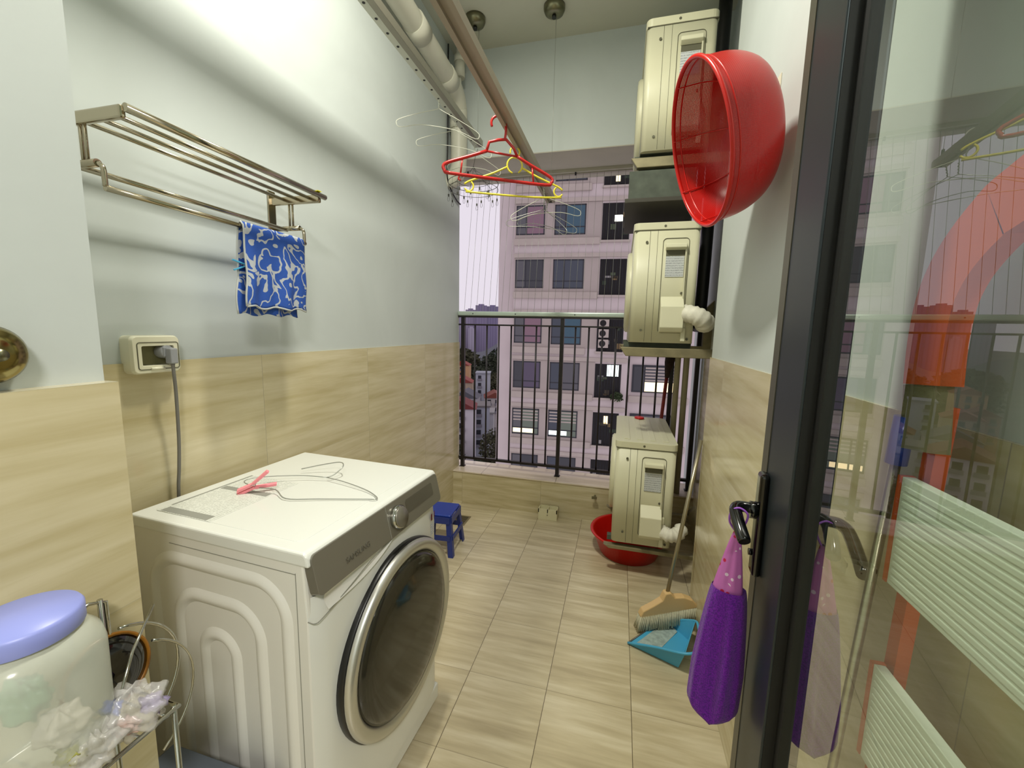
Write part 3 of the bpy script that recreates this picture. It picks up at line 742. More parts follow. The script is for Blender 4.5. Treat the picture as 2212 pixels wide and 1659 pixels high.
# grey plastic stand at the foot of the machine
t = thing('plastic_box', 'blue grey plastic box on the floor beside the near side of the washing machine', 'box', (.40, -2.19, 0))
b = B(); P = rrect(.20, -2.262, .50, -2.150, .02, 4)
b.prism(P, lambda a, c: V((a, c, .0)), lambda a, c: V((a, c, .325)))
b.build('box_body', mat('blue_grey_plastic', '4E5560', .5), t, bevel=.004)
B().box((.21, -2.256, .325), (.49, -2.156, .333)).build('box_lid', mat('blue_grey_lid', '5E6672', .45), t, bevel=.002)

# ================================================================== STEEL TOWEL RACK
RK0, RK1 = -2.118, -1.572   # along the left wall
t = thing('towel_rack', 'stainless steel wall rack with a shelf of bars and a lower towel rail', 'towel rack', (0, -1.83, 1.7))
zt = 1.722
for x in (.055, .105, .155): B().cyl((x, RK0+.0, zt+.004), (x, RK1, zt+.004), .0052, 12).build('shelf_bar', 'steel', t)
B().cyl((.205, RK0-.01, zt+.006), (.205, RK1+.012, zt+.006), .0085, 14).build('front_bar', 'steel', t)
for y, s in ((RK0-.012, -1), (RK1-.006, 1)):
    B().box((.002, y-.003, zt-.014), (.198, y+.009, zt+.012)).build('side_bracket', 'steel', t, bevel=.004)
    B().box((.0, y-.012, 1.625), (.006, y+.020, zt+.035)).build('wall_plate', 'steel', t, bevel=.003)
    for dx in (.075, .088): B().cyl((dx, y+.003, 1.632), (dx, y+.003, zt), .0035, 10).build('hanger_rod', 'steel', t)
    B().cyl((.0, y+.003, 1.632), (.115, y+.003, 1.632), .008, 12).build('lower_arm', 'steel', t)
    B().tube(smooth_path([(.115, y+.003, 1.632), (.128, y+.003, 1.622), (.13, y+.003, 1.60), (.13, y+.003, 1.585)], 4), .005, 10).build('hook_bend', 'steel', t)
B().cyl((.13, RK0-.01, 1.582), (.13, RK1+.0, 1.582), .0065, 12).build('towel_rail', 'steel', t)
B().cyl((.06, RK0-.01, 1.628), (.06, RK1+.0, 1.628), .0062, 12).build('towel_rail', 'steel', t)
B().box((.196, RK1-.03, zt+.0145), (.214, RK1-.015, zt+.0165)).build('price_sticker', mat('yellow_sticker', 'E4E024', .5), t)

# blue floral towel on the lower rail
ty0, ty1 = -1.815, -1.59
t = thing('towel', 'blue and white floral towel folded over the lower rail of the steel rack', 'towel', (.13, -1.7, 1.58))
def cloth(u, v):
    y = ty0+(ty1-ty0)*u
    s = v*.50; rr = .009
    if s < .225: x, z = .13+rr+.002, 1.585-(.225-s)
    elif s < .225+pi*rr: a = (s-.225)/rr; x, z = .13+rr*cos(a), 1.585+rr*sin(a)
    else: x, z = .13-rr, 1.585-(s-.225-pi*rr)
    hang = min(1, abs(1.585-z)/.18)
    x += hang*(.007*sin(u*11+1)+.004*sin(u*23)) * (1 if s < .225 else .5)
    y += hang*.004*sin(z*40)+(.014*hang*(u-.5) if s < .225 else -.018*hang)
    z += .008*(u-.5)*0+.004*sin(u*17)*hang*(1 if v < .05 or v > .95 else .2)
    return V((x, y, z))
B().grid(cloth, 40, 60).build('cloth', 'floral', t, solid=.004)
b = B()
b.tube([cloth(0, v/40)+V((0, -.001, 0)) for v in range(41)], .0028, 6).tube([cloth(1, v/40) for v in range(41)], .0024, 6).tube([cloth(u/40, 0) for u in range(41)], .003, 6)
b.build('hem', mat('towel_hem', 'B9BCBA', .85), t)
pl = V((.135, -1.815, 1.475))
peg(tuple(pl), Mx.Translation(pl) @ Mx.Rotation(R(70), 4, 'Z') @ Mx.Rotation(R(175), 4, 'Y'), 'skyblue', 'bright blue clothes peg clipped on the near edge of the floral towel', .75)

# ================================================================== SOCKET AND CABLE
t = thing('power_socket', 'cream wall socket box with open cover on the left wall above the tiles', 'socket', (.0, -1.995, 1.225))
y0, y1, z0, z1 = -2.052, -1.938, 1.182, 1.277
b = B(); outer = rrect(y0, z0, y1, z1, .012, 5); inner = rrect(y0+.022, z0+.020, y1-.016, z1-.026, .004, 5)
n_ = len(outer); vs = [V((.0, a, c)) for a, c in outer]+[V((.030, a, c)) for a, c in outer]+[V((.038, a*.94+(y0+y1)/2*.06, c*.94+(z0+z1)/2*.06)) for a, c in outer]+[V((.038, a, c)) for a, c in inner]+[V((.012, a, c)) for a, c in inner]
fs = [tuple(range(4*n_, 5*n_))]
for k in range(4): fs += [(k*n_+i, k*n_+(i+1) % n_, (k+1)*n_+(i+1) % n_, (k+1)*n_+i) for i in range(n_)]
B().add(vs, fs).build('socket_box', 'socket', t, bevel=.001)
B().box((.0125, y0+.023, z0+.021), (.015, y1-.017, z1-.027)).build('socket_face', mat('socket_recess', '6E6B4A', .6), t)
b = B(); o2 = rrect(y0+.012, z0+.011, y1-.006, z1-.017, .006, 4)
b.tube([V((.0385, a, c)) for a, c in o2], .0011, 5, closed=True); b.build('inner_seam', 'acseam', t)
B().cyl((.0375, -1.995-.018, z0+.012), (.0375, -1.995+.014, z0+.012), .004, 8).build('cover_latch', 'socket', t)
t = thing('power_cable', 'grey power cable with angled plug running from the socket down behind the washing machine', 'cable', (.03, -1.965, 1.2))
b = B().box((.014, -1.985, 1.222), (.045, -1.962, 1.248)).cyl((.014, -1.972, 1.235), (.042, -1.972, 1.235), .017, 16); b.box((.04, -1.98, 1.205), (.062, -1.962, 1.245))
b.build('plug', 'plug', t, bevel=.003)
B().tube(smooth_path([(.052, -1.971, 1.215), (.052, -1.970, 1.18), (.045, -1.964, 1.12), (.038, -1.962, 1.0), (.034, -1.965, .92), (.028, -1.968, .84), (.02, -1.97, .6), (.02, -1.97, .3)], 6), [.0055]*3+[.0042]*40, 10).build('cord', 'cable', t)

# brass disc on the doorway wall
t = thing('hoist_crank', 'round brass coloured metal dome on the near left wall at the picture edge', 'crank', (NX, -2.43, 1.26))
M = Mx.Translation((NX, -2.412, 1.262)) @ Mx.Rotation(R(90), 4, 'Y')
B().lathe([(.0, .040), (.018, .039), (.034, .032), (.041, .020), (.042, 0), (0, 0)], M, 40).build('dome', mat('brass_dome', '8F8354', .18, 1), t)
B().lathe([(.0, .050), (.008, .049), (.010, .038), (0, .036)], M, 20).build('crank_eye', 'gun', t)

# ================================================================== JAR, WIRE TROLLEY, BAG at the lower left
t = thing('wire_trolley', 'chrome wire kitchen rack standing against the near tiled wall', 'rack', (.46, -2.48, 0))
tx0, tx1, ty0, ty1 = .352, .53, -2.66, -2.335
b = B()
for (x, y, zt_) in ((.372, -2.345, .86), (.372, -2.66, .86), (.505, -2.655, .70), (.505, -2.34, .70)): b.cyl((x, y, 0), (x, y, zt_), .004, 8)
b.build('upright', 'chrome', t)
for zz in (.40, .695):
    b = B().tube([(tx0+.012, ty0, zz), (tx1-.02, ty0, zz), (tx1-.02, ty1, zz), (tx0+.012, ty1, zz)], .0035, 8, closed=True)
    for k in range(9):
        y = ty0+.02+k*(ty1-ty0-.04)/8; b.cyl((tx0+.012, y, zz), (tx1-.02, y, zz), .0022, 6)
    b.build('shelf', 'chrome', t)
b = B().tube([(.372, -2.385, .70), (.372, -2.385, .852), (.372, -2.36, .862), (.372, -2.338, .852), (.372, -2.338, .70)], .0032, 8)
b.tube(arc((.40, -2.37, .70), .115, R(-55), R(75), 16, (0, 1, 0), (0, 0, 1)), .0028, 8)
b.tube(arc((.42, -2.37, .66), .125, R(-60), R(60), 16, (0, 1, 0), (0, 0, 1)), .0022, 8)
b.tube([(.50, -2.43, .70), (.46, -2.36, .80), (.42, -2.30, .83)], .0022, 8)
b.build('lid_holder', 'chrome', t)
M = Mx.Translation((.385, -2.352, .735)) @ Mx.Rotation(R(78), 4, 'Y')
t = thing('pan_lid', 'black pan lid with amber rim standing upright in the wire rack', 'lid', (.385, -2.352, .70))
B().lathe([(.0, .016), (.03, .012), (.054, .002), (.058, -.003), (.0, -.003)], M, 36).build('lid_disc', 'blackgloss', t)
B().lathe([(.056, .003), (.061, .002), (.061, -.004), (.056, -.004)], M, 36, closed=True).build('rim', mat('amber_rim', '8A5A14', .3), t)
JX, JY = .44, -2.46
t = thing('storage_jar', 'big clear plastic jar with periwinkle blue screw lid', 'jar', (JX, JY, .70))
M = Mx.Translation((JX, JY, 0))
prof = [(.0, .702), (.058, .702), (.066, .712), (.068, .74), (.069, .865), (.065, .885), (.054, .897), (.044, .903), (.042, .915)]
jm = mat('cloudy_plastic', 'D9DDD0', .18, Alpha=.50)
B().lathe(prof, M, 48, power=2.6).build('jar_body', jm, t)
B().lathe([(.055, .903), (.056, .905), (.056, .925), (.053, .930), (.0, .931)], M, 48).build('jar_lid', 'jarlid', t)
# things inside the jar and the bag
random.seed(5)
def blob(c, r_, seed, sx=1, sy=1, sz=1, crumple=.18, n=18):
    random.seed(seed); ph = [random.uniform(0, 6) for _ in range(6)]; b = B()
    def f(u, v):
        a, e_ = 2*pi*u, pi*(v-.5); k = 1+crumple*(sin(3*a+ph[0])*cos(4*e_+ph[1])+.6*sin(7*a+ph[2]+3*e_)+.5*sin(11*e_+ph[3]+2*a))
        return V(c)+V((r_*k*cos(a)*cos(e_)*sx, r_*k*sin(a)*cos(e_)*sy, r_*k*sin(e_)*sz))
    return b.grid(f, n*2, n)
tag(blob((JX-.025, JY+.0, .80), .030, 1, 1, .8, .9).build('wrapped_candy', mat('green_wrapper', '6FA07C', .4), loc=(JX-.035, JY, .73)), 'green wrapped packet inside the clear jar', 'packet')
tag(blob((JX+.025, JY+.01, .765), .028, 2, 1, .9, .8).build('packet', mat('pale_wrapper', 'CFC9BC', .5), loc=(JX+.03, JY+.02, .73)), 'pale wrapped packet inside the clear jar', 'packet')
bagm = mat('clear_bag_film', 'D2D0CC', .22, Alpha=.38)
t = thing('plastic_bag', 'crumpled clear plastic bag of small packets in front of the jar', 'bag', (.49, -2.40, .70))
blob((.495, -2.385, .735), .038, 7, 1, .9, .8, .2, 22).build('bag_film', bagm, t)
blob((.50, -2.44, .73), .036, 9, .8, .8, .7, .25, 20).build('bag_fold', bagm, t)
for k, (c, cn, r_) in enumerate((((.482, -2.405, .752), '2347A0', .010), ((.485, -2.455, .725), 'D8C92C', .012), ((.51, -2.37, .735), '9A8FB4', .013), ((.495, -2.46, .74), '8C8A3A', .012), ((.50, -2.40, .722), 'C8A79C', .012))):
    tag(blob(c, r_, 20+k, 1.5, 1, .7, .3, 10).build('snack_packet', mat('packet_'+cn, cn, .4), loc=c), '%s packet inside the crumpled clear bag' % ('blue', 'yellow', 'lilac', 'olive', 'pinkish')[k], 'packet', 'small packets in the clear bag')

# ================================================================== STOOL, GRATE, SOAP DISH, BASIN
def stool(c, h, wt, wb_, rz):
    t = thing('plastic_stool', 'dark blue plastic stool on the floor behind the washing machine', 'stool', (c[0], c[1], 0), rz)
    M = WM[t.name]
    B().box((-wt, -wt, h-.018), (wt, wt, h), M).build('seat', 'bluest', t, bevel=.012, seg=3)
    for sx in (-1, 1):
        for sy in (-1, 1):
            b = B(); q = []
            for z, wd in ((0, wb_), (h-.015, wt)):
                x, y = sx*wd, sy*wd
                for dx, dy in ((0, 0), (-sx*.030, 0), (-sx*.030, -sy*.008), (-sx*.006, -sy*.008), (-sx*.006, -sy*.030), (0, -sy*.030)): q.append(M @ V((x+dx, y+dy, z)))
            b.add(q, [(0,1,2,3,4,5), (6,7,8,9,10,11)]+[(i, (i+1) % 6, 6+(i+1) % 6, 6+i) for i in range(6)])
            b.build('leg', 'navy', t)
    for sx, sy in ((1, 0), (-1, 0), (0, 1), (0, -1)):
        b = B(); k = .55; wd = wt+(wb_-wt)*k; z = h*(1-k)
        if sx: b.box((sx*wd-.004, -wd+.01, z-.014), (sx*wd+.004, wd-.01, z+.014), M)
        else: b.box((-wd+.01, sy*wd-.004, z-.014), (wd-.01, sy*wd+.004, z+.014), M)
        wt2 = wt+.006; 
        if sx: b.box((sx*wt2-.004, -wt2+.01, h-.05), (sx*wt2+.002, wt2-.01, h-.012), M)
        else: b.box((-wt2+.01, sy*wt2-.004, h-.05), (wt2-.01, sy*wt2+.002, h-.012), M)
        b.build('brace', 'navy', t)
stool((.19, -.62), .245, .088, .112, R(4))
t = thing('floor_drain', 'slotted steel floor drain cover behind the blue stool', 'drain', (.155, -.265, 0))
b = B().box((.085, -.335, .0), (.225, -.195, .0022)); b.build('frame', 'pole', t, bevel=.0008)
b = B()
for k in range(9): b.box((.098, -.325+k*.0135, .0022), (.212, -.3195+k*.0135, .0032))
b.build('slots', 'black', t)
t = thing('soap_dish', 'cream two compartment plastic dish on the floor against the tiled curb', 'dish', (.745, -.04, 0))
b = B(); X0, X1, Y0, Y1, Hh = .680, .812, -.085, -.012, .075
b.box((X0, Y0, 0), (X1, Y1, .05)).box((X0, Y0, .05), (X0+.006, Y1, Hh)).box((X1-.006, Y0, .05), (X1, Y1, Hh)).box((X0, Y0, .05), (X1, Y0+.006, Hh)).box((X0, Y1-.006, .05), (X1, Y1, Hh)).box((X0+.063, Y0, .05), (X0+.069, Y1, Hh))
b.build('dish_body', 'cream', t)
B().cyl((.745, Y0-.002, .035), (.745, Y0+.001, .035), .0045, 10).build('drain_plug', 'pole', t)
t = thing('basin', 'round red plastic basin on the floor under the lowest air conditioner', 'basin', (1.29, -.345, 0))
M = Mx.Translation((1.283, -.345, 0))
B().lathe([(.0, .004), (.150, .004), (.158, .012), (.205, .128), (.215, .134), (.226, .134), (.228, .128), (.222, .124), (.215, .124), (.166, .004), (.150, 0), (.0, 0)], M, 64).build('bowl', 'red', t)
t = tag(B().cyl((1.06, -.008, .185), (1.06, -.04, .185), .0075, 10).box((1.04, -.05, .178), (1.075, -.035, .192)).build('tap', 'gun', loc=(1.06, -.02, .185)), 'small metal tap on the tiled curb beside the lowest air conditioner', 'tap')

# red lid on top of the lowest unit
t = tag(B().lathe([(0, .0), (.03, 0), (.031, .008), (.026, .012), (0, .012)], Mx.Translation((1.318, -.02, ZB+.5585)), 24).build('bottle_cap', 'red', loc=(1.318, -.02, ZB+.558)), 'small red plastic cap lying on top of the lowest air conditioner', 'cap')
# upside-down straw broom with red handle behind the lowest unit
t = thing('straw_broom', 'old straw broom with a red handle standing upside down behind the lowest air conditioner', 'broom', (1.43, .085-.01, .25))
B().cyl((1.435, .068, .25), (1.478, .068, 1.03), .011, 12).build('handle', 'redbrown', t)
B().tube([(1.478, .066, 1.02), (1.488, .064, 1.12), (1.497, .062, 1.20)], [.013, .030, .034], 14).build('straw_head', 'darkbristle', t)

# ================================================================== BROOM AND DUSTPAN
t = thing('broom', 'peach headed soft broom with a metal pole leaning on the tiled right wall', 'broom', (1.43, -.95, 0))
top = V((1.545, -.83, .84)); hb = V((1.452, -.955, .185))
hu = V((.94, .30, .16)).normalized(); hv = V((0, 0, 1)); hv = (hv-hu*hv.dot(hu)).normalized(); hw = hu.cross(hv)
B().cyl(V((1.44, -.975, .115))+hv*.058, top, .0085, 14).build('pole', 'pole', t)
def hp(a, b_, c): return V((1.44, -.975, .115))+hu*a+hw*b_+hv*c
b = B(); oo = [(-.135, -.02), (-.12, .004), (-.07, .022), (-.03, .040), (-.012, .07), (.012, .07), (.028, .045), (.07, .038), (.105, .018), (.125, -.012), (.125, -.022), (-.13, -.03)]
b.prism(oo, lambda a, c: hp(a, -.018, c), lambda a, c: hp(a, .018, c)); b.build('head', 'broomhead', t, bevel=.006, seg=3)
random.seed(11); b = B()
for i in range(34):
    for j in range(5):
        a = -.128+.253*i/33; s_ = -.015+.0075*j; dz = random.uniform(-.008, .008)
        q0 = hp(a, s_, -.02); q1 = hp(a*1.12-.012, s_*1.5, -.088+dz)
        q1.z = max(q1.z, .003)
        b.tube([q0, q1], [.0040, .0034], 5)
b.build('bristles', 'bristle', t)['kind'] = 'stuff'
t = thing('dustpan', 'sky blue dustpan lying on the floor below the broom', 'dustpan', (1.43, -1.08, 0))
b = B()
lip0, lip1 = V((1.272, -1.115, .002)), V((1.435, -.925, .012))     # front lip
bk0, bk1 = V((1.462, -1.192, .004)), V((1.528, -1.03, .004))    # rear floor edge
top0, top1 = V((1.478, -1.218, .090)), V((1.546, -1.02, .095))
fl = [lip0, bk0, bk1, lip1]
def solidq(b, qs, th=.003):
    n_ = (qs[1]-qs[0]).cross(qs[2]-qs[0]).normalized()*th
    k = len(qs); b.add(qs+[q+n_ for q in qs], [tuple(range(k)), tuple(range(k, 2*k))[::-1]]+[(i, (i+1) % k, k+(i+1) % k, k+i) for i in range(k)])
solidq(b, fl); solidq(b, [bk0, top0, top1, bk1]); solidq(b, [lip0, top0, bk0]); solidq(b, [lip1, bk1, top1])
b.build('pan', 'skyblue', t)
hnd = smooth_path([lip0+V((0, 0, .004)), (lip0+top0)/2+V((0, -.006, .010)), top0, V((1.525, -1.195, .096)), V((1.548, -1.14, .098)), V((1.550, -1.07, .098)), top1, (top1+lip1)/2, lip1], 6)
for q in hnd: q.x = min(q.x, WX-.014)
B().tube(hnd, .0055, 8).build('rim_handle', 'skyblue', t)
B().tube([lip0+V((0,0,.002)), lip1+V((0,0,.002))], .004, 6).build('rubber_lip', 'darkwire', t)
b = B(); solidq(b, [lip0*.9+bk0*.1+V((0.004,0,.005)), lip0*.45+bk0*.55+V((0,.004,.005)), lip1*.5+bk1*.5+V((0,-.02,.005)), lip1*.9+bk1*.1+V((.004,0,.005))], .001)
b.build('dust', varied(mat('grey_dust', '9FB0AC', .95), 60, .3), t)

# ================================================================== RED SIEVE ON THE RIGHT WALL
HKY, HKZ = -1.362, 2.0
t = thing('wall_hook', 'clear adhesive hook plate on the white right wall behind the red sieve', 'hook', (WX, HKY, HKZ))
B().box((WX-.0035, HKY-.024, HKZ-.09), (WX, HKY+.024, HKZ+.035)).build('hook_plate', mat('clear_plate', 'D8D3C0', .2), t, bevel=.0012)
B().tube(smooth_path([(WX-.003, HKY, HKZ+.01), (WX-.018, HKY, HKZ-.0), (WX-.022, HKY, HKZ-.03), (WX-.018, HKY, HKZ-.055), (WX-.004, HKY, HKZ-.06)], 4), .0022, 8).build('hook_wire', 'steel', t)
SV = V((1.548, -1.250, 1.935))
sax = V((-.78, -.55, -.10)).normalized()
sX = V((0, 0, 1)); sX = (sX-sax*sX.dot(sax)).normalized(); sY = sax.cross(sX)
SV = V((1.352, -1.47, 1.822))                        # centre of the rim
sax = V((-.955, -.13, -.27)).normalized()            # the way the mouth faces
sX = V((0, 0, 1)); sX = (sX-sax*sX.dot(sax)).normalized(); sY = sax.cross(sX)
SM = Mx((sX, sY, sax)).transposed().to_4x4(); SM.translation = SV
t = thing('sieve_basin', 'big round red plastic sieve basin hanging on the white right wall', 'sieve', (1.5, -1.46, 1.9))
prof = [(.205, 0), (.203, -.03), (.199, -.07), (.188, -.105), (.168, -.135), (.135, -.152), (.07, -.160), (.0, -.162)]
P2 = smooth_path([V((a, 0, c)) for a, c in prof], 3)
b = B(); nU = 96
vs = []; fs = []
for q in P2:
    for j in range(nU+1): vs.append(SM @ V((q.x*cos(2*pi*j/nU), q.x*sin(2*pi*j/nU), q.z)))
k = len(P2)
for i in range(k-1):
    for j in range(nU): fs.append((i*(nU+1)+j, i*(nU+1)+j+1, (i+1)*(nU+1)+j+1, (i+1)*(nU+1)+j))
b.add(vs, fs, True)
so = b.build('bowl', 'sieve', t)
uvl = so.data.uv_layers.new(name='UVMap'); ln = [0]
for i in range(1, k): ln.append(ln[-1]+(P2[i]-P2[i-1]).length)
for lp in so.data.loops:
    i, j = divmod(lp.vertex_index, nU+1); uvl.data[lp.index].uv = (j/nU*330, ln[i]/.0042)
b = B().tube([SM @ V((.208*cos(a*2*pi/72), .208*sin(a*2*pi/72), 0)) for a in range(72)], .0055, 10, closed=True)
b.tube([SM @ V((.2035*cos(a*2*pi/72), .2035*sin(a*2*pi/72), -.02)) for a in range(72)], .0022, 6, closed=True)
b.build('rim', 'red', t)
b = B()
for a in range(4):
    q = a*pi/4+.3; b.tube([SM @ V((P2[i].x*cos(q)*.985, P2[i].x*sin(q)*.985, P2[i].z+.002)) for i in range(0, k)], .0015, 5)
b.build('rib', 'red', t)

# ================================================================== GLASS DOOR folded back beside the right wall
DL = R(6); DP = V((1.417, -2.01, 0))
du = V((-sin(DL), -cos(DL), 0)); dn = V((-cos(DL), sin(DL), 0))      # along the leaf towards the hinge; out of the seen face
DM = Mx((du, dn, V((0, 0, 1)))).transposed().to_4x4(); DM.translation = DP   # local: x along leaf, y towards balcony side, z up
door = struct(thing('door_1', 'dark aluminium glass door standing open beside the right wall', 'door', tuple(DP)))
DWd, DH, SW, TH = .82, 2.45, .165, .046
b = B().box((0, -TH, .01), (SW, 0, DH), DM).box((DWd-.09, -TH, .01), (DWd, 0, DH), DM).box((SW, -TH, .01), (DWd-.09, 0, .12), DM).box((SW, -TH, DH-.1), (DWd-.09, 0, DH), DM)
b.build('door_frame', 'alu_dark', door, bevel=.0015)
B().box((-.0015, -TH-.0005, .012), (.034, .0012, DH-.002), DM).build('edge_profile', 'bronze', door)
B().box((SW-.001, -.026, .12), (SW+.020, -.016, DH-.1), DM).box((SW-.0005, -TH+.004, .12), (SW+.001, -.003, DH-.1), DM).build('glazing_gasket', 'gasket', door)
B().box((SW+.002, -.024, .118), (DWd-.092, -.018, DH-.098), DM).build('glass_pane', 'glass', door)
PX = .046
hl = B().box((PX-.016, -.001, .918), (PX+.014, .013, 1.092), DM).build('handle_plate', 'blackgloss', door, bevel=.006, seg=3)
B().tube([DM @ V(q) for q in smooth_path([(PX, .010, 1.030), (PX, .030, 1.031), (PX+.004, .040, 1.031), (PX+.014, .044, 1.028), (PX+.034, .043, 1.020), (PX+.055, .040, 1.010), (PX+.068, .037, 1.002)], 5)], [.0095]*30+[.0085], 14, flat=.95).build('door_handle', 'blackgloss', hl)
B().cyl(DM @ V((PX, .012, 1.028)), DM @ V((PX, .022, 1.028)), .014, 18).cyl(DM @ V((PX-.001, .0125, .955)), DM @ V((PX-.001, .0175, .955)), .0055, 12).build('handle_rose', 'blackgloss', hl)
hb_ = B().box((PX-.016, -TH-.013, .918), (PX+.014, -TH+.001, 1.092), DM).build('handle_plate', 'blackgloss', door, bevel=.006)
B().tube([DM @ V(q) for q in smooth_path([(PX, -TH-.010, 1.028), (PX, -TH-.045, 1.028), (PX+.008, -TH-.055, 1.027), (PX+.03, -TH-.058, 1.022), (PX+.10, -TH-.052, 1.0)], 5)], .009, 12).build('door_handle', 'blackgloss', hb_)

# purple hand towel hanging by its loop on the lever
TC = DM @ V((PX+.022, .040, 0)); tx_ = V((cos(R(-14)), sin(R(-14)), 0)); ty_ = V((-tx_.y, tx_.x, 0))
t = thing('hand_towel', 'purple plush hand towel with a pink dotted top hanging from the glass door handle', 'towel', (TC.x, TC.y, 1.0))

def drape(z0, z1, prof_w, prof_d, fold, top_c):
    def f(u, v):
        z = z0+(z1-z0)*v; a = 2*pi*u
        wd, dp, cx0 = prof_w(v), prof_d(v), top_c(v)
        k = 1+fold*v**.6*(1-v**8)*(.45*sin(a*5+1.3)+.3*sin(a*9+.4))
        x = cx0+wd*cos(a)*(1+.05*fold*sin(a*5)); y = dp*sin(a)*k
        return V((TC.x, TC.y, z))+tx_*x+ty_*y
    return f
lerp = lambda a, b_, v: a+(b_-a)*v
ztop, zmid, zbot = .998, .893, .655
b = B().grid(drape(ztop, zmid, lambda v: lerp(.004, .0225, v**.8), lambda v: lerp(.004, .015, v), .25, lambda v: -.006*v), 48, 16, closedu=True)
b.build('dotted_top', 'dotted', t)
def wv(v): return lerp(.025, .040, min(1, v*1.6)**.7)*(max(0.02, 1-max(0, (v-.86)/.14)**3.0))**.5
b = B().grid(drape(zmid+.004, zbot, wv, lambda v: lerp(.019, .022, v), .68, lambda v: -.004-.010*v), 72, 40, closedu=True)
f = len(b.v)-72; b.f.append(tuple(range(f, f+72))); b.sm.append(True)
b.build('plush_body', 'plush', t)
lp = [V((TC.x, TC.y, ztop-.003))+tx_*(-.002), V((TC.x, TC.y, 1.010))+tx_*(-.012), V((TC.x, TC.y, 1.028))+tx_*(-.011), V((TC.x, TC.y, 1.036)), V((TC.x, TC.y, 1.028))+tx_*.012, V((TC.x, TC.y, 1.012))+tx_*.010, V((TC.x, TC.y, ztop-.003))+tx_*.002]
B().tube(smooth_path(lp, 5), .0016, 6).build('hanging_loop', mat('loop_purple', '9A58C8', .6), t)

# ================================================================== BEHIND THE GLASS: folded step ladder, mop
LXp = 1.497
t = thing('step_ladder', 'folded step ladder with orange hoop and white ribbed treads behind the glass door', 'ladder', (1.5, -2.25, 0))
def strip(pts, wd, th, nm, m_):
    """flat band of width wd in the y/z plane, thickness th in x"""
    pts = [V(q) for q in pts]; k = len(pts); vs = []; fs = []
    for i in range(k):
        d_ = (pts[min(i+1, k-1)]-pts[max(i-1, 0)]); d_.x = 0; d_.normalize(); n_ = V((0, -d_.z, d_.y))
        for sx, sn in ((-1, -1), (-1, 1), (1, 1), (1, -1)): vs.append(pts[i]+V((sx*th/2, 0, 0))+n_*sn*wd/2)
    for i in range(k-1):
        for j in range(4): fs.append((i*4+j, i*4+(j+1) % 4, (i+1)*4+(j+1) % 4, (i+1)*4+j))
    fs += [(0, 1, 2, 3), tuple(k*4-4+j for j in (3, 2, 1, 0))]
    return B().add(vs, fs).build(nm, m_, t)
strip(smooth_path([(LXp, y_, z_) for y_, z_ in ((-2.234, 1.262), (-2.231, 1.308), (-2.234, 1.349), (-2.245, 1.378), (-2.261, 1.400), (-2.283, 1.420), (-2.306, 1.433), (-2.40, 1.460), (-2.51, 1.43), (-2.565, 1.37), (-2.58, 1.262))], 5), .056, .02, 'hoop', 'orange')
strip([(LXp, -2.228, 1.262), (LXp, -2.238, 1.19)], .05, .016, 'hoop_bracket', 'bracket')
strip([(LXp, -2.58, 1.262), (LXp, -2.58, 1.19)], .05, .016, 'hoop_bracket', 'bracket')
for yy in (-2.236, -2.60):
    strip([(LXp+.014, yy, 1.24), (LXp+.014, yy+.02, .62), (LXp+.014, yy+.03, .0)], .018, .014, 'leg', 'orange')
for z0, z1 in ((1.03, 1.158), (.80, .925), (.56, .68)):
    b = B().box((LXp-.012, -2.60, z0), (LXp+.0, -2.232, z1))
    for k in range(13): b.box((LXp-.0130, -2.595, z0+.006+k*(z1-z0-.012)/13), (LXp-.011, -2.237, z0+.006+(k+.7)*(z1-z0-.012)/13))
    tr = b.build('tread', 'palewhite', t, bevel=.0012)
    B().box((LXp-.013, -2.2315, z0), (LXp+.001, -2.226, z1)).build('tread_edge', 'orange', tr)
t = thing('mop', 'thin steel mop with a blue grip leaning behind the glass door', 'mop', (1.48, -2.19, 0))
B().cyl((1.492, -2.205, 1.165), (1.494, -2.207, 1.222), .0105, 14).build('grip', 'bluest', t)
B().cyl((1.47, -2.155, .04), (1.492, -2.205, 1.17), .0052, 10).build('pole', 'pole', t)
B().box((1.44, -2.205, 0), (1.50, -2.07, .045)).build('mop_head', 'darkwire', t, bevel=.01)

# lamp body on the ceiling above the balcony (outside the picture)
t = thing('ceiling_lamp', 'round white ceiling lamp base on the balcony ceiling', 'lamp', (.70, -1.72, ZC))
B().lathe([(0, -.03), (.06, -.03), (.075, -.02), (.08, 0), (0, 0)], Mx.Translation((.70, -1.72, ZC)), 32).build('lamp_base', 'white', t)

# ================================================================== OUTSIDE: apartment block
BT = V((.998, .0645, 0)); BN = V((-.0645, .998, 0)); BO = V((1.17, 23.2, 0))
BM = Mx((BT, BN, V((0, 0, 1)))).transposed().to_4x4(); BM.translation = BO
MAT['bwall'] = varied(mat('facade_lavender', 'C2B6B4', .85), .8, .06)
MAT['bpanel'] = varied(mat('facade_beige', 'A79C95', .85), .8, .06)
MAT['bledge'] = varied(mat('facade_ledge', 'AFA49B', .85), 1.5, .08)
MAT['bframe'] = mat('window_frame_dark', '23242C', .5)
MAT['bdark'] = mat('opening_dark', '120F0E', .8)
cur = {n: mat('curtain_'+n, c, .5, Coat_Weight=.6, Coat_Roughness=.05) for n, c in dict(pink='7A5A68', teal='1F4A5C', grey='4A494E', purple='463A52', dark='22242C', green='5E6A5A', blue='2B3442').items()}
bl = thing('apartment_building', 'lavender grey apartment block opposite with rows of dark framed windows', 'building', tuple(BO))
B().box((-7.75, .35, -38), (14, 9, 18), BM).build('wall', 'bwall', bl)
B().box((-6.68, .0, -38), (.55, .36, 18), BM).build('bay', 'bwall', bl)
tops = [11.9, 8.82, 5.62, 2.2, -.68, -3.75, -6.82]
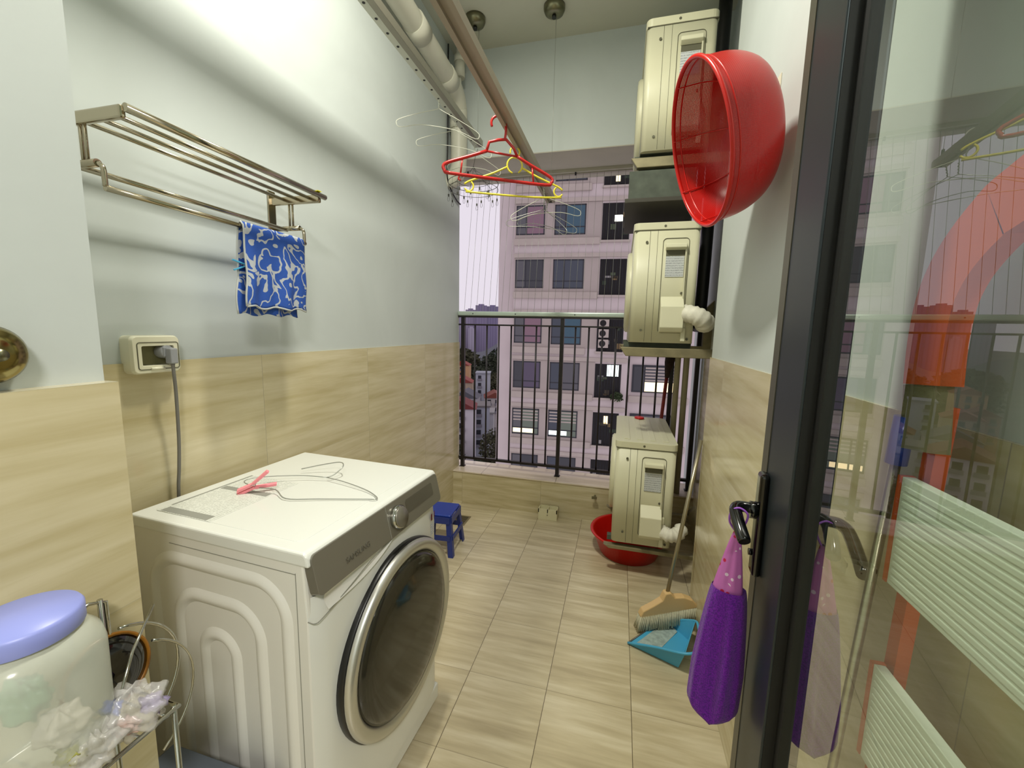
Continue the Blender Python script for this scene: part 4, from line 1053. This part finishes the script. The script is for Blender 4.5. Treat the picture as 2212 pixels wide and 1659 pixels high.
cols = ['grey', 'pink', 'dark', 'pink', 'purple', 'green', 'dark']; cols2 = ['blue', 'teal', 'blue', 'teal', 'grey', 'green', 'dark']
emi = lambda nm, c, s: mat(nm, c, .5, Emission_Color=srgb(c), Emission_Strength=s)
LIT = {'warm': emi('lit_window_warm', 'FFE7B0', 1.6), 'cool': emi('lit_window_cool', 'DDEFE8', 1.5), 'white': emi('lit_lamp', 'FFFFF0', 6)}
def bwin(x0, x1, z1, h_, c1, c2, lit=None, blinds=0):
    b = B(); z0 = z1-h_; fw_ = .07; y0_ = -.05
    b.box((x0, y0_, z0), (x1, .04, z0+fw_), BM).box((x0, y0_, z1-fw_), (x1, .04, z1), BM).box((x0, y0_, z0), (x0+fw_, .04, z1), BM).box((x1-fw_, y0_, z0), (x1, .04, z1), BM)
    xm = x0+(x1-x0)*.36; b.box((xm-.04, y0_, z0), (xm+.04, .04, z1), BM).box((x0, y0_, z0+.42), (x1, .04, z0+.48), BM)
    w_ = b.build('window', 'bframe', bl)
    B().box((x0+fw_, -.038, z0+fw_), (xm-.03, -.032, z1-fw_), BM).build('pane', c1, w_)
    B().box((xm+.03, -.038, z0+fw_), (x1-fw_, -.032, z1-fw_), BM).build('pane', c2, w_)
    if lit: B().box((x0+fw_, -.044, z0+.12), (x1-(x1-x0)*(.35 if lit == 'cool' else .2), -.040, z0+.40), BM).build('lit_strip', LIT[lit], w_)
    if blinds:
        b = B()
        for k in range(blinds): b.box((x0+fw_ if lit else xm+.05, -.048, z1-.2-k*.2), (x1-fw_, -.040, z1-.12-k*.2), BM)
        b.build('blind', 'bledge', w_)
random.seed(4)
for r_, zt_ in enumerate(tops):
    d1 = cur[cols[r_]]; d2 = cur[cols2[r_]]
    B().box((-6.66, -.03, zt_-1.95), (-1.45, .0, zt_+.1), BM).build('spandrel', 'bpanel', bl)
    bwin(-6.6, -4.84, zt_, 1.72, cur['grey'] if r_ != 4 else cur['dark'], d1, 'warm' if r_ == 5 else None, 4 if r_ == 5 else 0)
    bwin(-4.24, -2.38, zt_, 1.75, cur['blue'], d2, 'cool' if r_ == 5 else None, 4 if r_ == 5 else 0)
    B().box((-6.72, -.16, zt_-2.35), (-1.5 if r_ not in (0, 3) else -2.1, .0, zt_-1.95), BM).build('ledge', 'bledge', bl, bevel=.04)
    B().box((-6.72, -.10, zt_+.12), (.5, .0, zt_+.36), BM).build('ledge', 'bledge', bl)
    # open service loggia
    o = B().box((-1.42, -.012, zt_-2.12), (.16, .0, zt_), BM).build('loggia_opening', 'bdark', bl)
    b = B()
    for k in range(9): b.cyl(BM @ V((-1.35+k*.18, -.05, zt_-2.1)), BM @ V((-1.35+k*.18, -.05, zt_-.02)), .012, 5)
    b.build('loggia_bar', 'bframe', o)
    B().box((-1.5, -.14, zt_-2.24), (.24, .0, zt_-2.12), BM).build('ledge', 'bledge', bl)
    for q in range(5):
        x = random.uniform(-1.3, -.1); z = zt_-random.uniform(.7, 2.0); c = ['3A3428', '47513A', '6E5B3A', '8C8A86', '2F3B2A'][(q+r_) % 5]
        B().box((x, -.03, z), (x+random.uniform(.15, .4), -.014, z+random.uniform(.1, .35)), BM).build('loggia_clutter', mat('clutter', c, .8), o)
    if r_ in (1, 4): B().box((-.7, -.03, zt_-.75 if r_ == 4 else zt_-1.05), (-.25 if r_ == 1 else .0, -.014, zt_-.05 if r_ == 4 else zt_-.7), BM).build('loggia_light', LIT['cool' if r_ == 4 else 'white'], o)
    if r_ in (0, 5): B().box((-.75, -.03, zt_-1.9 if r_ == 0 else zt_-.7), (-.5, -.014, zt_-1.0 if r_ == 0 else zt_-.2), BM).build('loggia_light', LIT['warm'], o)
    # windows of the set back wing to the right
    b = B(); z1 = zt_
    b.box((.85, .26, z1-1.7), (3.4, .36, z1), BM); w_ = b.build('window', 'bframe', bl)
    B().box((.95, .245, z1-1.6), (1.55, .255, z1-.1), BM).build('pane', cur['dark'], w_)
    B().box((1.62, .245, z1-1.6), (3.3, .255, z1-.1), BM).build('pane', cur['grey'], w_)
    if r_ == 4:
        B().box((1.62, .235, z1-1.62), (3.3, .243, z1-1.05), BM).build('lit_strip', LIT['warm'], w_)
        b = B()
        for k in range(5): b.box((1.62, .22, z1-.98+k*.19), (3.3, .24, z1-.90+k*.19), BM)
        b.build('blind', 'bledge', w_)
    if r_ == 1:
        B().box((.9, .235, z1-.75), (1.5, .243, z1-.6), BM).build('lit_strip', LIT['cool'], w_)
        B().box((1.62, .225, z1-1.7), (3.3, .243, z1), BM).build('blind', mat('orange_blind', 'A07A52', .7), w_)
    B().box((.7, .2, z1-2.35), (4.2, .36, z1-1.95), BM).build('ledge', 'bledge', bl)
# outdoor units in the loggia below the handrail, plant box
zt_ = tops[3]
for k in range(3):
    z = zt_-.02-.62*(k+1)
    t = thing('air_conditioner', ('highest', 'middle', 'lowest')[k]+' of three small grey outdoor units in the opposite loggia', 'air conditioner', tuple(BM @ V((-1.0, -.2, z))), 0, 'outdoor units in the opposite loggia')
    B().box((-1.32, -.22, z), (-.72, -.02, z+.5), BM).build('casing', 'bledge', t)
    B().cyl(BM @ V((-1.08, -.225, z+.25)), BM @ V((-1.08, -.23, z+.25)), .19, 20).build('fan_opening', 'bdark', t)
def leafy(name, c, size, n, label, cat, colr, ls=.1, seed=1, group=None):
    random.seed(seed); b = B()
    for i in range(n):
        d_ = V((random.gauss(0, 1), random.gauss(0, 1), random.gauss(0, 1))).normalized()*random.uniform(.55, 1)
        q = V(c)+V((d_.x*size[0], d_.y*size[1], d_.z*size[2])); a = V((random.gauss(0, 1), random.gauss(0, 1), random.gauss(0, 1))).normalized()*ls; e_ = a.orthogonal().normalized()*ls*.7
        b.add([q-a, q-e_, q+a, q+e_], [(0, 1, 2, 3)])
    t = thing(name, label, cat, (c[0], c[1], c[2]-size[2]), 0, group)
    b.build('foliage', colr, t); return t
gm = varied(mat('leaf_green', '31401F', .8), 2, .3)
c = BM @ V((-.05, -.3, tops[4]-2.0))
lf = leafy('window_plant', tuple(c), (.4, .2, .3), 260, 'bushy green plant spilling over the lit loggia sill opposite', 'plant', gm, .09)
B().box((-.35, -.4, tops[4]-2.3), (.2, -.14, tops[4]-2.12), BM).build('planter', 'bledge', lf)

# ------------------------------------------------------------------ the town far below
gz = -38
gmat = mat('town_ground', '57564E', .95); t_, b_ = nt(gmat); vec, o_ = objvec(t_)
t_.links.new(ramp(t_, noise(t_, vec, .05, 6), [(.35, srgb('3B4034')), (.6, srgb('6E6A68'))]), b_.inputs['Base Color'])
struct(B().box((-900, 32, gz-1), (500, 2500, gz)).build('ground', gmat))
def house(x, y, w_, d, h_, rz, wc, rc, label, floors=3, flat_=False):
    t = thing('town_house', label, 'house', (x, y, gz), R(rz), 'houses in the town below the balcony')
    M = WM[t.name]
    B().box((-w_/2, -d/2, 0), (w_/2, d/2, h_), M).build('wall', mat('house_wall', wc, .85), t)
    if flat_:
        B().box((-w_/2-.3, -d/2-.3, h_), (w_/2+.3, d/2+.3, h_+.5), M).build('roof', mat('house_roof', rc, .8), t)
    else:
        b = B(); pr_ = [(-w_/2-.4, h_), (0, h_+w_*.28), (w_/2+.4, h_)]
        b.prism(pr_, lambda a, c: M @ V((a, -d/2-.4, c)), lambda a, c: M @ V((a, d/2+.4, c))); b.build('roof', mat('house_roof', rc, .8), t)
    for f_ in range(floors):
        z = h_-(f_+1)*3.2+.6
        if z < 0: break
        for k in range(max(1, int(w_/3.2))):
            x_ = -w_/2+1+k*3.1
            wd = B().box((x_, -d/2-.06, z), (x_+1.4, -d/2, z+1.9), M).build('window', 'bframe', t)
            B().box((x_-.2, -d/2-.7, z-.3), (x_+1.7, -d/2, z-.1), M).box((x_-.2, -d/2-.7, z-.1), (x_+1.7, -d/2-.6, z+.6), M).build('balcony', mat('house_balcony', '77747C', .8), wd)
house(-41.5, 104, 8.5, 9, 17.5, 18, 'C6C0C6', '6E2E2C', 'white town house with dark red roof directly beside the left wall edge', 5)
house(-40.0, 118, 5, 8, 15.5, 18, '9FA3AE', '6E6A68', 'narrow blue grey town house right of the dark red roofed one', 4, True)
house(-42.0, 130, 4.5, 8, 11, 15, 'B0AEB2', '8A8786', 'low pale house partly behind the opposite block', 3, True)
house(-56, 146, 10, 9, 13, 10, 'A9A6AC', '57565E', 'house with a grey slate roof in the middle distance', 2)
house(-47.5, 156, 8, 9, 12, 20, 'AEA8A6', '743C2E', 'house with a brownish red roof beside the grey slate one', 2)
house(-68, 173, 9, 9, 15, 15, 'B7A48E', '8A3E34', 'cream house with a salmon red roof left of the pale tower', 3)
house(-80, 192, 8, 8, 14, 12, 'A67F6C', '762A24', 'small house with a bright red roof at the far left of the town', 3)
house(-56.5, 168, 6, 8, 20, 15, 'A6A9B2', '8D9098', 'tall narrow pale block standing between the houses', 5, True)
house(-84, 212, 9, 9, 19, 12, 'C49A72', '84392C', 'orange walled house with a red roof near the trees', 4)
random.seed(9)
tm = [varied(mat('tree_green_%d' % k, c, .9), .4, .3) for k, c in enumerate(('2C3320', '3D3D26', '26301F'))]
for k, (x, y, s_, zz, lb_) in enumerate(((-82, 238, 10, 9, 'large dark tree mass left of centre in the town'), (-67, 224, 7, 8, 'olive tree mass beside the opposite block edge'), (-106, 264, 11, 10, 'dark tree mass at the left opening edge'), (-86, 270, 9, 12, 'broad olive tree behind the largest dark one'), (-132, 335, 16, 12, 'distant dark green trees in front of the towers'), (-98, 350, 16, 13, 'distant trees below the leftmost towers'), (-39, 92, 3.4, 6, 'dark green tree between the near houses'), (-31, 100, 3.4, 7, 'dark green tree at the foot of the opposite block'), (-31.5, 90, 3, 4, 'low dark bush at the lowest right corner of the town'))):
    tr = leafy('tree', (x, y, gz+zz), (s_, s_, zz*.8), 900, lb_, 'tree', tm[k % 3], s_*.11, 30+k, 'trees in the town below')
    B().cyl((x, y, gz), (x, y, gz+zz), s_*.05, 8).build('trunk', 'darkbristle', tr)
# hills and towers, distance haze mixed into their colours
hm = mat('far_haze_green', '7C7A8A', 1)
b = B()
def hill(u, v):
    x = -330+260*u; return V((x, 470+40*v, gz+(6+20*(.5+.5*sin(u*7+1))+6*sin(u*19))*v+8*v))
b.grid(hill, 40, 6); tag(b.build('far_hills', mat('hill_grey_green', '63656C', 1), loc=(-200, 480, gz)), 'dim grey green wooded rise below the far towers', 'hill', kind='structure')
def tower(x, y, w_, h_, c, label):
    t = thing('far_tower', label, 'tower block', (x, y, gz), R(18), 'hazy tower blocks on the horizon')
    M = WM[t.name]; m_ = mat('tower', c, 1); tt, bb = nt(m_); vec, oo = objvec(tt); sp = tt.nodes.new('ShaderNodeSeparateXYZ'); tt.links.new(oo, sp.inputs[0])
    f_ = mth(tt, 'LESS_THAN', mth(tt, 'FRACT', mth(tt, 'MULTIPLY', sp.outputs[0], .28)), .35)
    cc = srgb(c); tt.links.new(mixc(tt, f_, cc, tuple(x_*.82 for x_ in cc[:3])+(1,)), bb.inputs['Base Color'])
    B().box((-w_/2, -8, 0), (w_/2, 8, h_), M).build('block', m_, t)
    B().box((-w_/4, -4, h_), (w_/4, 4, h_+2), M).build('roof_box', m_, t)
tower(-226, 560, 14, 60, 'A9A2B8', 'leftmost pale tower block on the horizon')
tower(-211, 565, 14, 66, 'A49BB2', 'second hazy tower block from the left on the horizon')
tower(-193, 560, 16, 72, '9087A4', 'dark mauve tower block with the highest roof on the horizon')
tower(-178, 566, 16, 71, '8B83A2', 'mauve tower block next to the opposite block edge')
tower(-203, 548, 9, 40, 'B2ABBE', 'small pale tower block in front of the mauve ones')
